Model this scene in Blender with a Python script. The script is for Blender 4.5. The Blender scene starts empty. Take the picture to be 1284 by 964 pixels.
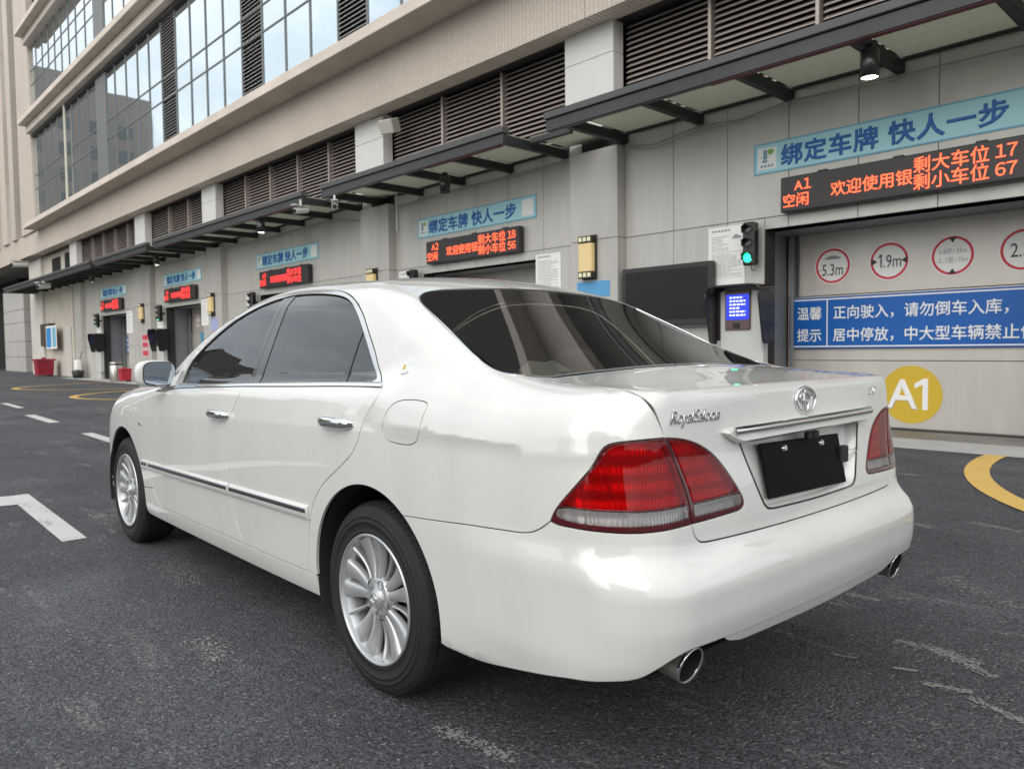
import bpy, bmesh, math, random
import numpy as np
from mathutils import Vector, Matrix
from mathutils.geometry import delaunay_2d_cdt
random.seed(7); rng = np.random.default_rng(7)
SC = bpy.context.scene; COL = SC.collection
PI = math.pi
# ---------------------------------------------------------------- camera
# world: x runs along the facade away from the camera, y points from the facade to the street, z up; metres
CAM_POS = (-2.1757, 2.2672, 1.1758)
CAM_YAW, CAM_PITCH, CAM_ROLL = 0.7543, -0.0476, -0.0111
cam = bpy.data.cameras.new('camera'); camo = bpy.data.objects.new('camera', cam); COL.objects.link(camo)
cam.sensor_fit = 'HORIZONTAL'; cam.sensor_width = 36.0; cam.lens = 954.32/1284*36.0
cam.clip_start = 0.05; cam.clip_end = 3000
_d = Vector((math.cos(CAM_PITCH)*math.cos(CAM_YAW), -math.cos(CAM_PITCH)*math.sin(CAM_YAW), math.sin(CAM_PITCH)))
_r = _d.cross(Vector((0, 0, 1))).normalized(); _u = _r.cross(_d)
_r2 = math.cos(CAM_ROLL)*_r + math.sin(CAM_ROLL)*_u; _u2 = -math.sin(CAM_ROLL)*_r + math.cos(CAM_ROLL)*_u
camo.matrix_world = Matrix(((_r2.x, _u2.x, -_d.x, CAM_POS[0]), (_r2.y, _u2.y, -_d.y, CAM_POS[1]), (_r2.z, _u2.z, -_d.z, CAM_POS[2]), (0, 0, 0, 1)))
cam.dof.use_dof = True; cam.dof.focus_distance = 3.2; cam.dof.aperture_fstop = 5.0
SC.camera = camo
# ---------------------------------------------------------------- overcast daylight
SUN_EL, SUN_AZ = math.radians(34), math.radians(112)      # azimuth measured from +x towards +y
w = bpy.data.worlds.new('World'); SC.world = w; w.use_nodes = True
nt = w.node_tree; nt.nodes.clear()
n = nt.nodes.new
sky = n('ShaderNodeTexSky'); sky.sky_type = 'NISHITA'; sky.sun_disc = False
sky.sun_elevation = SUN_EL; sky.sun_rotation = math.radians(90) - SUN_AZ; sky.air_density = 1.3; sky.dust_density = 2.5
tc = n('ShaderNodeTexCoord'); mp = n('ShaderNodeMapping'); mp.inputs['Scale'].default_value = (1, 1, 2.6)
nz = n('ShaderNodeTexNoise'); nz.inputs['Scale'].default_value = 2.3; nz.inputs['Detail'].default_value = 7; nz.inputs['Roughness'].default_value = .55
rp = n('ShaderNodeValToRGB'); rp.color_ramp.elements[0].position = .36; rp.color_ramp.elements[0].color = (.70, .70, .70, 1)
rp.color_ramp.elements[1].position = .62; rp.color_ramp.elements[1].color = (1, 1, 1, 1)
cl = n('ShaderNodeMix'); cl.data_type = 'RGBA'
cl.inputs['A'].default_value = (0, 0, 0, 1)
cr = n('ShaderNodeValToRGB'); cr.color_ramp.elements[0].position = .35; cr.color_ramp.elements[0].color = (5.2, 5.6, 6.0, 1)
cr.color_ramp.elements[1].position = .68; cr.color_ramp.elements[1].color = (8.8, 8.9, 8.8, 1)
nz2 = n('ShaderNodeTexNoise'); nz2.inputs['Scale'].default_value = 3.1; nz2.inputs['Detail'].default_value = 5
bg = n('ShaderNodeBackground'); bg.inputs['Strength'].default_value = .105
out = n('ShaderNodeOutputWorld')
L = nt.links.new
L(tc.outputs['Generated'], mp.inputs['Vector']); L(mp.outputs['Vector'], nz.inputs['Vector']); L(mp.outputs['Vector'], nz2.inputs['Vector'])
L(nz.outputs['Fac'], rp.inputs['Fac']); L(nz2.outputs['Fac'], cr.inputs['Fac'])
L(rp.outputs['Color'], cl.inputs['Factor']); L(sky.outputs['Color'], cl.inputs['A']); L(cr.outputs['Color'], cl.inputs['B'])
L(cl.outputs['Result'], bg.inputs['Color']); L(bg.outputs['Background'], out.inputs['Surface'])
sun = bpy.data.lights.new('sun', 'SUN'); suno = bpy.data.objects.new('sun', sun); COL.objects.link(suno)
sun.energy = 1.25; sun.angle = math.radians(70); sun.color = (1, .965, .92)
_s = Vector((math.cos(SUN_EL)*math.cos(SUN_AZ), math.cos(SUN_EL)*math.sin(SUN_AZ), math.sin(SUN_EL)))
suno.rotation_euler = _s.to_track_quat('Z', 'Y').to_euler(); suno.location = (0, 10, 20)
SC.view_settings.view_transform = 'Standard'; SC.view_settings.look = 'None'; SC.view_settings.gamma = 1
SC.view_settings.exposure = 0.78
SC.render.engine = 'CYCLES'
SC.cycles.max_bounces = 8; SC.cycles.diffuse_bounces = 3; SC.cycles.glossy_bounces = 4; SC.cycles.transmission_bounces = 6; SC.cycles.transparent_max_bounces = 8
SC.cycles.use_denoising = True; SC.cycles.sample_clamp_indirect = 6

# ---------------------------------------------------------------- materials
def mat(name, col, rough=.5, metal=0., coat=0., spec=.5, emit=None, es=0., noise=None, bump=None, alpha=1., coat_rough=.03, aniso=None):
    """noise=(scale, amount[, stretch]) varies the colour; bump=(scale, strength, distance)"""
    m = bpy.data.materials.new(name); m.use_nodes = True
    t = m.node_tree; b = t.nodes['Principled BSDF']
    b.inputs['Base Color'].default_value = (*col, 1); b.inputs['Roughness'].default_value = rough; b.inputs['Metallic'].default_value = metal
    b.inputs['Coat Weight'].default_value = coat; b.inputs['Coat Roughness'].default_value = coat_rough; b.inputs['Specular IOR Level'].default_value = spec
    if emit: b.inputs['Emission Color'].default_value = (*emit, 1); b.inputs['Emission Strength'].default_value = es
    N = t.nodes.new; K = t.links.new
    c = N('ShaderNodeTexCoord')
    if noise:
        z = N('ShaderNodeTexNoise'); z.inputs['Scale'].default_value = noise[0]; z.inputs['Detail'].default_value = 6; z.inputs['Roughness'].default_value = .6
        if len(noise) > 2:
            mm = N('ShaderNodeMapping'); mm.inputs['Scale'].default_value = noise[2]; K(c.outputs['Object'], mm.inputs['Vector']); K(mm.outputs['Vector'], z.inputs['Vector'])
        else: K(c.outputs['Object'], z.inputs['Vector'])
        r = N('ShaderNodeMapRange'); r.inputs['From Min'].default_value = .3; r.inputs['From Max'].default_value = .7
        r.inputs['To Min'].default_value = 1 - noise[1]; r.inputs['To Max'].default_value = 1 + noise[1]*.6
        K(z.outputs['Fac'], r.inputs['Value'])
        x = N('ShaderNodeMix'); x.data_type = 'RGBA'; x.blend_type = 'MULTIPLY'; x.inputs['Factor'].default_value = 1; x.inputs['A'].default_value = (*col, 1)
        K(r.outputs['Result'], x.inputs['B']); K(x.outputs['Result'], b.inputs['Base Color'])
    if bump:
        z = N('ShaderNodeTexNoise'); z.inputs['Scale'].default_value = bump[0]; z.inputs['Detail'].default_value = 4; K(c.outputs['Object'], z.inputs['Vector'])
        u = N('ShaderNodeBump'); u.inputs['Strength'].default_value = bump[1]; u.inputs['Distance'].default_value = bump[2]
        K(z.outputs['Fac'], u.inputs['Height']); K(u.outputs['Normal'], b.inputs['Normal'])
    return m
def wave_bump(m, scale, strength, dist, direction='Y', prof='SIN'):
    t = m.node_tree; b = t.nodes['Principled BSDF']; N = t.nodes.new; K = t.links.new
    c = N('ShaderNodeTexCoord'); z = N('ShaderNodeTexWave'); z.bands_direction = direction; z.wave_profile = prof; z.inputs['Scale'].default_value = scale
    u = N('ShaderNodeBump'); u.inputs['Strength'].default_value = strength; u.inputs['Distance'].default_value = dist
    K(c.outputs['Object'], z.inputs['Vector']); K(z.outputs['Fac'], u.inputs['Height']); K(u.outputs['Normal'], b.inputs['Normal'])
    return m
def tint_glass(name, tint, refl=1., rough=0.0, diffuse_share=0., dcol=(.35, .34, .31)):
    m = bpy.data.materials.new(name); m.use_nodes = True; t = m.node_tree; t.nodes.clear(); N = t.nodes.new; K = t.links.new
    o = N('ShaderNodeOutputMaterial'); mx = N('ShaderNodeMixShader'); tr = N('ShaderNodeBsdfTransparent'); g = N('ShaderNodeBsdfGlossy'); f = N('ShaderNodeFresnel')
    f.inputs['IOR'].default_value = 1.0 + .62*refl; g.inputs['Roughness'].default_value = rough; g.inputs['Color'].default_value = (.95, .97, 1, 1)
    tr.inputs['Color'].default_value = (*tint, 1); last = tr.outputs['BSDF']
    if diffuse_share:
        d = N('ShaderNodeBsdfDiffuse'); d.inputs['Color'].default_value = (*dcol, 1); m2 = N('ShaderNodeMixShader'); m2.inputs['Fac'].default_value = diffuse_share
        K(tr.outputs['BSDF'], m2.inputs[1]); K(d.outputs['BSDF'], m2.inputs[2]); last = m2.outputs['Shader']
    K(f.outputs['Fac'], mx.inputs['Fac']); K(last, mx.inputs[1]); K(g.outputs['BSDF'], mx.inputs[2]); K(mx.outputs['Shader'], o.inputs['Surface'])
    return m

# ---------------------------------------------------------------- object helpers
def link(name, me, parent=None, m=None, label=None, cat=None, group=None, kind=None):
    o = bpy.data.objects.new(name, me); COL.objects.link(o)
    if parent is not None: o.parent = parent
    if m is not None and me is not None and hasattr(me, 'materials') and len(me.materials) == 0: me.materials.append(m)
    return tag(o, label, cat, group, kind)
def tag(o, label=None, cat=None, group=None, kind=None):
    if label: o['label'] = label
    if cat: o['category'] = cat
    if group: o['group'] = group
    if kind: o['kind'] = kind
    return o
def thing(name, loc, label, cat, group=None, rz=0.):
    o = bpy.data.objects.new(name, None); COL.objects.link(o); o.location = loc; o.rotation_euler = (0, 0, rz)
    o.empty_display_size = .2
    return tag(o, label, cat, group)
class MB:
    """collects boxes, tubes and lathes; .build() links them as one mesh object"""
    def __init__(s): s.v = []; s.f = []; s.sm = []
    def add(s, v, f, smooth=False):
        k = len(s.v); s.v += [tuple(p) for p in v]; s.f += [tuple(i + k for i in q) for q in f]; s.sm += [smooth]*len(f); return s
    def box(s, x0, x1, y0, y1, z0, z1):
        x0, x1 = sorted((x0, x1)); y0, y1 = sorted((y0, y1)); z0, z1 = sorted((z0, z1))
        return s.add([(x0,y0,z0),(x1,y0,z0),(x1,y1,z0),(x0,y1,z0),(x0,y0,z1),(x1,y0,z1),(x1,y1,z1),(x0,y1,z1)],
                     [(0,3,2,1),(4,5,6,7),(0,1,5,4),(1,2,6,5),(2,3,7,6),(3,0,4,7)])
    def bbox(s, x0, x1, y0, y1, z0, z1, b=.01):
        """box with chamfered edges"""
        x0, x1 = sorted((x0, x1)); y0, y1 = sorted((y0, y1)); z0, z1 = sorted((z0, z1))
        b = min(b, (x1-x0)*.45, (y1-y0)*.45, (z1-z0)*.45)
        bm = bmesh.new(); bmesh.ops.create_cube(bm, size=1)
        for v in bm.verts: v.co = Vector(((x0+x1)/2 + v.co.x*(x1-x0), (y0+y1)/2 + v.co.y*(y1-y0), (z0+z1)/2 + v.co.z*(z1-z0)))
        bmesh.ops.bevel(bm, geom=list(bm.edges), offset=b, segments=1, affect='EDGES')
        bm.verts.ensure_lookup_table(); s.add([v.co[:] for v in bm.verts], [[v.index for v in f.verts] for f in bm.faces]); bm.free(); return s
    def tube(s, p0, p1, r0, r1=None, seg=16, cap=True):
        r1 = r0 if r1 is None else r1
        p0, p1 = Vector(p0), Vector(p1); d = (p1-p0).normalized()
        a = d.orthogonal().normalized(); b = d.cross(a)
        v = [p + (a*math.cos(2*PI*i/seg) + b*math.sin(2*PI*i/seg))*r for p, r in ((p0, r0), (p1, r1)) for i in range(seg)]
        s.add(v, [(i, (i+1) % seg, seg+(i+1) % seg, seg+i) for i in range(seg)], True)
        if cap: s.add(v, [tuple(range(seg-1, -1, -1)), tuple(range(seg, 2*seg))])
        return s
    def path(s, pts, r, seg=8):
        pts = [Vector(p) for p in pts]; rings = []
        for i, p in enumerate(pts):
            d = ((pts[min(i+1, len(pts)-1)] - pts[max(i-1, 0)])).normalized()
            a = d.cross(Vector((0, 0, 1)));  a = a.normalized() if a.length > .05 else Vector((1, 0, 0)); b = d.cross(a)
            rings += [p + (a*math.cos(2*PI*j/seg) + b*math.sin(2*PI*j/seg))*r for j in range(seg)]
        s.add(rings, [(k*seg+j, k*seg+(j+1) % seg, (k+1)*seg+(j+1) % seg, (k+1)*seg+j) for k in range(len(pts)-1) for j in range(seg)], True); return s
    def lathe(s, prof, seg=48, axis='Y', c=(0, 0, 0), sx=1., smooth=True):
        """profile of (r, h) revolved about axis through c"""
        v = []
        for i in range(seg):
            a = 2*PI*i/seg
            for r, h in prof:
                if axis == 'Y': v.append((c[0]+r*math.cos(a)*sx, c[1]+h, c[2]+r*math.sin(a)))
                elif axis == 'X': v.append((c[0]+h, c[1]+r*math.cos(a), c[2]+r*math.sin(a)*sx))
                else: v.append((c[0]+r*math.cos(a), c[1]+r*math.sin(a)*sx, c[2]+h))
        m = len(prof); s.add(v, [(i*m+j, i*m+j+1, ((i+1) % seg)*m+j+1, ((i+1) % seg)*m+j) for i in range(seg) for j in range(m-1)], smooth); return s
    def mesh(s, name='m', m=None, fix=True):
        me = bpy.data.meshes.new(name); me.from_pydata(s.v, [], s.f)
        me.polygons.foreach_set('use_smooth', s.sm)
        if m: me.materials.append(m)
        if fix:
            bm = bmesh.new(); bm.from_mesh(me); bmesh.ops.recalc_face_normals(bm, faces=bm.faces); bm.to_mesh(me); bm.free()
        return me
    def build(s, name, m, parent=None, **kw): return link(name, s.mesh(name, m), parent, **kw)
def prism(pts, y0, y1, plane='xz'):
    """extrude a polygon"""
    k = len(pts)
    P = (lambda a, b, y: (a, y, b)) if plane == 'xz' else ((lambda a, b, y: (y, a, b)) if plane == 'yz' else (lambda a, b, y: (a, b, y)))
    b = MB(); v = [P(a, c, y0) for a, c in pts] + [P(a, c, y1) for a, c in pts]
    b.add(v, [tuple(range(k)), tuple(range(2*k-1, k-1, -1))] + [(i, (i+1) % k, k+(i+1) % k, k+i) for i in range(k)]); return b
_TXT = {}
def text(name, body, m, parent, loc, rot, size, ext=.002, bold=0., align='LEFT', sx=1., shear=0., label=None, space=1., mirror=False):
    key = (body, size, ext, bold, align, shear, space, m.name)
    if key not in _TXT:
        c = bpy.data.curves.new(name, 'FONT'); c.body = body; c.size = size; c.extrude = ext; c.bevel_depth = bold*.8; c.bevel_resolution = 0; c.align_x = align; c.shear = shear
        c.space_character = space; c.resolution_u = 3
        t = bpy.data.objects.new('tmp', c); me = bpy.data.meshes.new_from_object(t); me.name = name
        bpy.data.objects.remove(t); bpy.data.curves.remove(c); me.materials.clear(); me.materials.append(m); _TXT[key] = me
    o = bpy.data.objects.new(name, _TXT[key]); COL.objects.link(o); o.parent = parent
    o.location = loc; o.rotation_euler = rot; o.scale = (sx, 1, 1); tag(o, label); return o
FACE = (PI/2, 0, PI)        # lettering on the facade, read from the street
# ---------------------------------------------------------------- car body surface (car frame: x forward from the rear axle, y left, z up)
def ctab(xs, ys, lo, hi, n=1600):
    """smooth table through the points (monotone cubic), looked up linearly"""
    xs = np.array(xs, float); ys = np.array(ys, float)
    h = np.diff(xs); dl = np.diff(ys) / h
    m = np.zeros(len(xs)); m[0] = dl[0]; m[-1] = dl[-1]
    for i in range(1, len(xs) - 1):
        if dl[i-1] * dl[i] > 0:
            w1 = 2*h[i] + h[i-1]; w2 = h[i] + 2*h[i-1]
            m[i] = (w1 + w2) / (w1/dl[i-1] + w2/dl[i])
    X = np.linspace(lo, hi, n)
    k = np.clip(np.searchsorted(xs, X) - 1, 0, len(xs) - 2)
    t = (X - xs[k]) / h[k]; t = np.clip(t, 0, 1)
    Y = (2*t**3-3*t**2+1)*ys[k] + (t**3-2*t**2+t)*h[k]*m[k] + (-2*t**3+3*t**2)*ys[k+1] + (t**3-t**2)*h[k]*m[k+1]
    Y = np.where(X < xs[0], ys[0] + (X-xs[0])*m[0], Y); Y = np.where(X > xs[-1], ys[-1] + (X-xs[-1])*m[-1], Y)
    ker = np.array([1,2,3,4,5,4,3,2,1.]); ker /= ker.sum()
    Yp = np.concatenate([2*Y[0]-Y[4:0:-1], Y, 2*Y[-1]-Y[-2:-6:-1]])
    Y = np.convolve(Yp, ker, 'valid')
    return lambda q: np.interp(q, X, Y)

SEC = ctab([.10,.16,.20,.25,.32,.42,.52,.62,.72,.82,.92,1.02,1.12], [.79,.815,.84,.862,.875,.880,.885,.889,.890,.888,.883,.874,.86], 0, 1.3)
PLAN = ctab([-1.4,-1.1,-.8,-.5,-.2,.3,1.2,2.2,2.8,3.1,3.4,3.7,4.0], [.12,.062,.026,.010,.003,0,0,0,.004,.015,.045,.12,.25], -1.5, 4.1)
CREASE = ctab([-1.2,-.95,-.3,.34,1.2,2.36,3.2,3.8], [.932,.932,.913,.895,.866,.815,.77,.73], -1.5, 4.1)
BELT = ctab([-1.3,-1.06,-.9,-.6,-.3,0,.3,1.2,2.2,2.6,3.0,3.4,3.65,3.8], [1.055,1.062,1.066,1.068,1.070,1.062,1.056,1.035,1.000,.985,.945,.875,.79,.70], -1.5, 4.1)
REAR = ctab([.15,.24,.30,.36,.42,.50,.56,.60,.63,.655,.68,.72,.80,.90,1.0,1.1], [-.98,-1.06,-1.11,-1.145,-1.168,-1.184,-1.184,-1.175,-1.158,-1.140,-1.134,-1.130,-1.118,-1.103,-1.096,-1.090], 0, 1.3)
FRONT = ctab([.15,.22,.35,.5,.6,.7,.8], [3.66,3.74,3.775,3.78,3.765,3.74,3.68], 0, 1.3)
ROOF = ctab([-1.,0,.25,.6,1.0,1.35,1.7,2.4], [1.36,1.466,1.479,1.494,1.504,1.505,1.490,1.38], -1.5, 4.1)
CABW = ctab([.9,1.03,1.1,1.2,1.3,1.4,1.5], [.85,.815,.797,.766,.730,.690,.645], .8, 1.6)
CABP = ctab([-.8,-.4,0,.5,1.2,1.8,2.3,2.6], [.06,.026,.010,.002,0,.008,.030,.055], -1.5, 4.1)

def rmax(a, b, r):
    return np.minimum(np.maximum(a, b), -r) + np.hypot(np.maximum(a + r, 0), np.maximum(b + r, 0))
def smin(a, b, k):
    h = np.clip(.5 + .5*(b - a)/k, 0, 1)
    return b*(1-h) + a*h - k*h*(1-h)
def sstep(x, a, b):
    t = np.clip((x-a)/(b-a), 0, 1); return t*t*(3-2*t)

def F(P):
    x, y, z = P[..., 0], np.abs(P[..., 1]), P[..., 2]
    side = y - SEC(z) + PLAN(x) - .014*sstep(-x, .35, .8)*sstep(-z, -.70, -.60)*(1-sstep(-z, -.40, -.28)) + .16*np.logaddexp(0, (z - CREASE(x))/.0022)*.0022*(1 - sstep(-x, .45, .95))
    rear = REAR(z) + .02*y*y + (.09 - .05*sstep(-z, -.66, -.58))*y**4 - x
    front = x - FRONT(z) - .02 + .16*y*y + .4*y**4
    ztop = BELT(x) + (.045*sstep(-x, .2, .6) - .045*sstep(-x, .6, 1.15))*(1 - (y/.8)**2) + .055*sstep(x, 2.2, 2.7)*(1 - (y/.8)**2)*sstep(-x, -3.9, -2.9)
    top = z - ztop
    rc = .17
    b = rmax(side, rear, rc)
    b = rmax(b, front, .24)
    rt = .065 + .055*sstep(-x, .0, .5)*sstep(y, .60, .74) + .05*sstep(x, 2.2, 2.8)
    rt = np.where(x < -.8, rt*(1 - sstep(-x, .85, 1.05)*(1-sstep(y, .64, .78))*.78), rt)
    b = rmax(b, top, rt)
    b = rmax(b, .19 + .055*sstep(-x, .2, .45) + .020*sstep(-x, .45, .95) - z, .045)
    # cabin
    cs = (y - CABW(z) + CABP(x)) * .93
    rf = z - ROOF(x) + .085*y*y + .09*y**4
    bl = (-(x - .12 - .24*y*y)*.395 + (z - 1.425)*.919)
    ws = ((x - 2.00 + .25*y*y)*.447 + (z - 1.300)*.894)
    c = rmax(rf, bl, .06)
    c = rmax(c, ws, .25)
    c = np.maximum(rmax(cs, c, .085), .99 - z)
    k = .035 + .085*sstep(-x, -.15, .2)*sstep(y, .60, .76)
    return smin(b, c, k)

def grad(P, e=.0015):
    g = np.stack([F(P + np.array(v)) - F(P - np.array(v)) for v in ((e,0,0),(0,e,0),(0,0,e))], -1)
    return g / np.linalg.norm(g, axis=-1, keepdims=True)

def cast(O, D, t0, t1, n=60):
    """first crossing from outside to inside along rays O + t D"""
    O = np.broadcast_to(O, D.shape)
    ts = np.linspace(t0, t1, n)
    lo = np.full(D.shape[0], np.nan); hi = lo.copy()
    prev = F(O + D*ts[0])
    for i in range(1, n):
        cur = F(O + D*ts[i])
        m = np.isnan(lo) & (prev > 0) & (cur <= 0)
        lo[m] = ts[i-1]; hi[m] = ts[i]
        prev = cur
    ok = ~np.isnan(lo)
    lo2, hi2 = lo[ok], hi[ok]; Oo, Dd = O[ok], D[ok]
    for _ in range(18):
        mid = .5*(lo2+hi2); v = F(Oo + Dd*mid[:, None]) > 0
        lo2 = np.where(v, mid, lo2); hi2 = np.where(v, hi2, mid)
    out = np.full(D.shape, np.nan); out[ok] = Oo + Dd*(.5*(lo2+hi2))[:, None]
    return out
# charts: 2D coordinates -> ray onto the surface
class SideChart:
    def to2(s, P): return np.stack([P[:, 0], P[:, 2]], 1)
    def to3(s, q):
        O = np.stack([q[:, 0], np.full(len(q), 1.1), q[:, 1]], 1); D = np.tile([0., -1, 0], (len(q), 1))
        return cast(O, D, 0, 1.1)
class SphChart:   # azimuth round the vertical axis, elevation
    def __init__(s, c): s.c = np.array(c, float)
    def to2(s, P):
        v = P - s.c; return np.stack([np.arctan2(v[:, 1], -v[:, 0]), np.arctan2(v[:, 2], np.hypot(v[:, 0], v[:, 1]))], 1)
    def to3(s, q):
        D = np.stack([-np.cos(q[:, 1])*np.cos(q[:, 0]), np.cos(q[:, 1])*np.sin(q[:, 0]), np.sin(q[:, 1])], 1)
        return cast(s.c + D*2.2, -D, 0, 2.15, 90)
class TopChart:
    def to2(s, P): return P[:, :2].copy()
    def to3(s, q):
        O = np.stack([q[:, 0], q[:, 1], np.full(len(q), 1.7)], 1); D = np.tile([0., 0, -1], (len(q), 1))
        return cast(O, D, 0, 1.2)
class CylChart:   # x, angle round the long axis
    def __init__(s, zc): s.zc = zc
    def to2(s, P): return np.stack([P[:, 0], np.arctan2(P[:, 2]-s.zc, P[:, 1])], 1)
    def to3(s, q):
        D = np.stack([0*q[:, 0], np.cos(q[:, 1]), np.sin(q[:, 1])], 1)
        O = np.stack([q[:, 0], 0*q[:, 0], np.full(len(q), s.zc)], 1) + D*1.3
        return cast(O, -D, 0, 1.25)
class RearChart:
    def to2(s, P): return P[:, 1:].copy()
    def to3(s, q):
        O = np.stack([np.full(len(q), -1.5), q[:, 0], q[:, 1]], 1); D = np.tile([1., 0, 0], (len(q), 1))
        return cast(O, D, 0, 1.2)
# ---------------------------------------------------------------- panels cut out of the body surface
def pip(q, poly):
    x, y = q[:, 0], q[:, 1]; r = np.zeros(len(q), bool); px, py = poly[:, 0], poly[:, 1]; j = len(poly) - 1
    for i in range(len(poly)):
        c = ((py[i] > y) != (py[j] > y)); den = (py[j]-py[i]) or 1e-12
        r ^= c & (x < (px[j]-px[i])*(y-py[i])/den + px[i]); j = i
    return r
def spline(P, step=.008, smooth=2):
    P = np.array(P, float)
    if len(P) > 2:
        Q = [P[0]]
        for i in range(len(P)-1):
            p0 = P[max(i-1, 0)]; p1 = P[i]; p2 = P[i+1]; p3 = P[min(i+2, len(P)-1)]
            k = max(2, int(np.linalg.norm(p2-p1)/.004))
            for t in np.linspace(0, 1, k+1)[1:]:
                Q.append(.5*((2*p1) + (-p0+p2)*t + (2*p0-5*p1+4*p2-p3)*t*t + (-p0+3*p1-3*p2+p3)*t**3))
        Q = np.array(Q)
    else: Q = P
    s = np.concatenate([[0], np.cumsum(np.linalg.norm(np.diff(Q, axis=0), axis=1))])
    n = max(2, int(round(s[-1]/step))+1); u = np.linspace(0, s[-1], n)
    R = np.stack([np.interp(u, s, Q[:, k]) for k in range(3)], 1)
    for _ in range(smooth*3):
        if n > 4: R[1:-1] = .5*R[1:-1] + .25*(R[:-2]+R[2:])
    return R
def loop(*segs, step=.008):
    """closed outline from open segments; a segment is a list of (x,y,z)"""
    out = []
    for s in segs:
        r = spline(s, step) if len(s) > 1 else np.array(s, float)
        if len(out) and np.linalg.norm(out[-1]-r[0]) < .0025: r = r[1:]
        out.extend(list(r))
    if np.linalg.norm(out[0]-out[-1]) < .0025: out.pop()
    return np.array(out)
def mir(s): return [(x, -y, z) for x, y, z in s][::-1]
def rev(s): return list(s)[::-1]
def nearest_fill(P):
    bad = np.isnan(P[:, 0])
    if bad.any():
        g = np.where(~bad)[0]
        for i in np.where(bad)[0]: P[i] = P[g[np.argmin(abs(g-i))]]
    return P
CAR_TRIS = [0]
def panel(outline, chart, scale, gap=.0018, depth=.014, h=.022, off=0., holes=(), rim=True, off_fn=None, roll=.0014, crease=False):
    """surface patch inside the outline: returns vertices, triangles, normals (rolled edge and a return flange)"""
    S = np.array(scale, float)
    rings = []
    loops = [outline] + list(holes)
    for li, lp in enumerate(loops):
        q = chart.to2(lp); P = nearest_fill(chart.to3(q)); nrm = grad(P)
        T = np.roll(P, -1, 0) - np.roll(P, 1, 0); T /= np.linalg.norm(T, axis=1, keepdims=True) + 1e-12
        B = np.cross(nrm, T)
        t = P + B*.006; ins = pip(chart.to2(t)*S, q*S)
        if (ins.mean() > .5) == (li > 0): B = -B        # B points into the metal
        rings.append((P, nrm, B))
    def ring(P, nrm, B, g):
        X = P + B*g; Y = chart.to3(chart.to2(X)); bad = np.isnan(Y[:, 0]); Y[bad] = X[bad]
        return Y, grad(Y)
    A = [ring(*r, gap + (roll if rim else 0)) for r in rings]
    q2 = [chart.to2(a[0])*S for a in A]
    lo = q2[0].min(0); hi = q2[0].max(0)
    gx = np.arange(lo[0]+h*.5, hi[0], h); gy = np.arange(lo[1]+h*.5, hi[1], h*.87)
    G = np.array([(x + (h*.5 if j % 2 else 0), y) for j, y in enumerate(gy) for x in gx]) if len(gx) and len(gy) else np.zeros((0, 2))
    if len(G):
        m = pip(G, q2[0])
        for k in q2[1:]: m &= ~pip(G, k)
        G = G[m]
        allb = np.concatenate(q2)
        keep = np.ones(len(G), bool)
        for c in range(0, len(G), 400):
            d = np.min(np.hypot(G[c:c+400, None, 0]-allb[None, :, 0], G[c:c+400, None, 1]-allb[None, :, 1]), 1); keep[c:c+400] = d > h*.42
        G = G[keep]
    if crease:
        xs_ = np.arange(-1.0, 3.3, .010)
        L3 = [nearest_fill(SideChart().to3(np.stack([xs_, CREASE(xs_) + dz], 1))) for dz in (-.012, -.004, 0, .004, .012)]
        E2 = np.concatenate([chart.to2(l)*S for l in L3]); m = pip(E2, q2[0])
        for k in q2[1:]: m &= ~pip(E2, k)
        E2 = E2[m]; allb = np.concatenate(q2)
        E2 = E2[np.array([np.min(np.hypot(*(e - allb).T)) > .003 for e in E2])]
        G = G[np.array([np.min(np.hypot(*(g - E2).T)) > .010 for g in G])] if len(E2) else G
        G = np.concatenate([G, E2])
    nb = [len(k) for k in q2]; allq = np.concatenate(q2 + [G]) if len(G) else np.concatenate(q2)
    edges = []; s0 = 0
    for k in nb: edges += [(s0+i, s0+(i+1) % k) for i in range(k)]; s0 += k
    vo, eo, fo, ov, oe, of = delaunay_2d_cdt([Vector(p) for p in allq], edges, [], 0, 1e-7)
    V2 = np.array([(v.x, v.y) for v in vo]); T3 = np.array([f[:] for f in fo if len(f) == 3])
    cen = V2[T3].mean(1); m = pip(cen, q2[0])
    for k in q2[1:]: m &= ~pip(cen, k)
    T3 = T3[m]
    P3 = chart.to3(V2/S)
    src = [o[0] if len(o) else -1 for o in ov]; flatA = np.concatenate([a[0] for a in A])
    for i, s in enumerate(src):
        if 0 <= s < len(flatA): P3[i] = flatA[s]
    P3 = nearest_fill(P3); N3 = grad(P3)
    o3 = off if off_fn is None else off + off_fn(P3)
    P3 = P3 + N3*(o3[:, None] if isinstance(o3, np.ndarray) else o3)
    # orient
    a, b, c = P3[T3[:, 0]], P3[T3[:, 1]], P3[T3[:, 2]]
    if (np.cross(b-a, c-a)*N3[T3[:, 0]]).sum(1).mean() < 0: T3 = T3[:, ::-1]
    V = [P3]; NN = [N3]; Fc = [tuple(t) for t in T3]; k0 = len(P3)
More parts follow.
